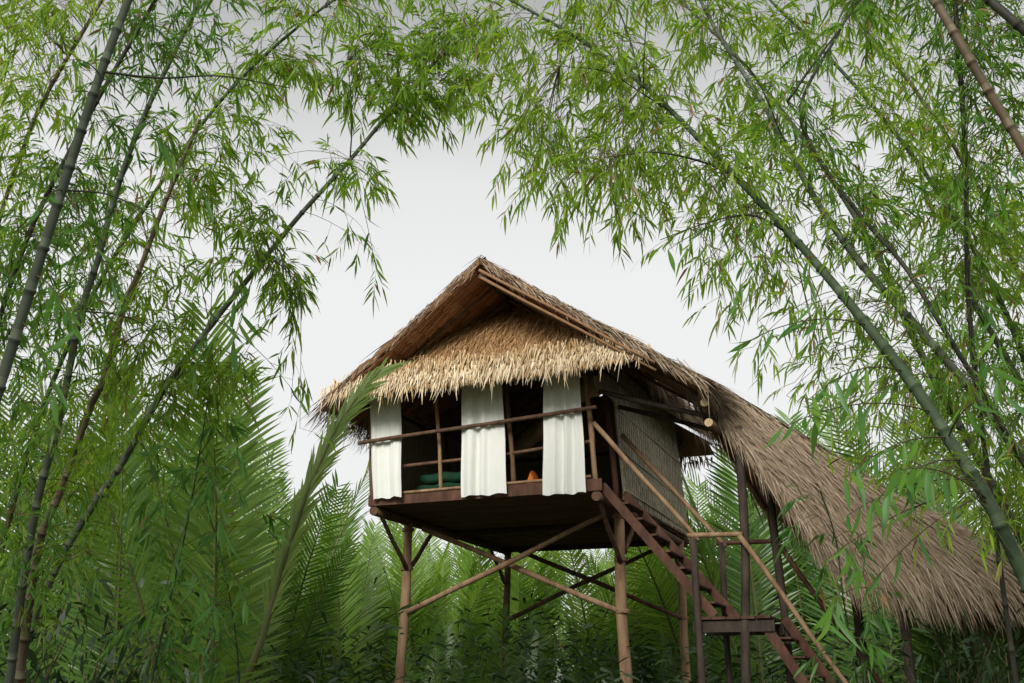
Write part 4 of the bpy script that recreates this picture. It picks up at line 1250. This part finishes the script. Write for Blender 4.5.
def shrub(px, d, h, rad, label):
    p = np.array(gpos(px, d))
    t = thing('shrub', p, label, 'shrub')
    mb = MB()
    B, Dr, Ls = [], [], []
    for k in range(9):
        az = random.uniform(0, 6.28); rr = rad * random.uniform(.3, 1)
        tip = np.array([rr * math.cos(az), rr * math.sin(az), h * random.uniform(.6, 1)])
        m = tip * np.array([.4, .4, .6])
        mb.tube([np.zeros(3), m, tip], [.014, .01, .004], 5)
        for q in range(46):
            f = random.uniform(.3, 1)
            c = (np.array([0, 0, 0]) * (1 - f) + tip * f) * np.array([f ** .3, f ** .3, 1]) + rng.normal(0, .17, 3)
            B.append(c); Dr.append(rng.normal(0, .8, 3) + np.array([0, 0, -.25])); Ls.append(random.uniform(.10, .24))
    mb.build('stems', 'twig', t, (0, 0, 0), True)
    B = np.array(B); Ls = np.array(Ls)
    V, Fc, T = leaves(B, np.array(Dr), Ls, Ls * .24, .3)
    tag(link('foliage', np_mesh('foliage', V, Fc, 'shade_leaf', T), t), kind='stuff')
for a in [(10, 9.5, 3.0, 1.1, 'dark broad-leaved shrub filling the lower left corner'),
          (75, 10.5, 2.7, 1.1, 'dark shrub at the feet of the left bamboo stalks'),
          (140, 11.2, 2.5, 1.0, 'low dark shrub below the grey-green palm'),
          (940, 12.8, 2.4, 1.0, 'dark shrub under the eave of the stair canopy'),
          (1010, 12.0, 2.5, 1.1, 'dark shrub in the lower right corner'),
          (300, 13.0, 2.2, .8, 'small dark shrub right of the arching frond')]:
    shrub(*a)

# ------------------------------------------------------------------ unseen bamboo, added behind and beside the camera so its crowns shade near stalks
def shade_grove(x, y, h, lean, label, seed):
    r = np.random.default_rng(seed)
    t = thing('bamboo', (x, y, 0), label, 'bamboo', 'bamboo stalks around the clearing')
    P = [np.array([lean[0] * q ** 2.2, lean[1] * q ** 2.2, h * q]) for q in np.linspace(0, 1, 24)]
    MB().tube(P, list(np.linspace(.06, .012, 24)), 8).build('culm', 'culm_green', t, (0, 0, 0), True)
    n = 7500
    q = r.uniform(.42, 1.0, n)
    c = np.stack([np.interp(q, np.linspace(0, 1, 24), np.array(P)[:, k]) for k in range(3)], -1)
    cl = r.integers(0, 60, n); off = r.normal(0, 1.0, (60, 3)) * np.array([1.15, 1.15, .5])
    b = c + off[cl] + r.normal(0, .3, (n, 3))
    L = r.uniform(.14, .24, n)
    V, Fc, T = leaves(b, r.normal(0, .7, (n, 3)) + np.array([0, 0, -.6]), L, L * .16, .3)
    tag(link('foliage', np_mesh('foliage', V, Fc, 'leaf_mid', T), t), kind='stuff')
shade_grove(-8.2, -.6, 10.5, (.8, .6), 'added shade bamboo outside the picture, behind the left of the viewer', 61)
shade_grove(-6.4, -2.4, 12.0, (.5, 1.0), 'taller added shade bamboo outside the picture, further behind on the left', 62)
shade_grove(3.4, -2.2, 11.5, (-.6, .8), 'added shade bamboo outside the picture, behind the right of the viewer', 63)
shade_grove(6.2, -.4, 10.0, (-.6, .4), 'added shade bamboo outside the picture, beside the viewer on the right', 64)
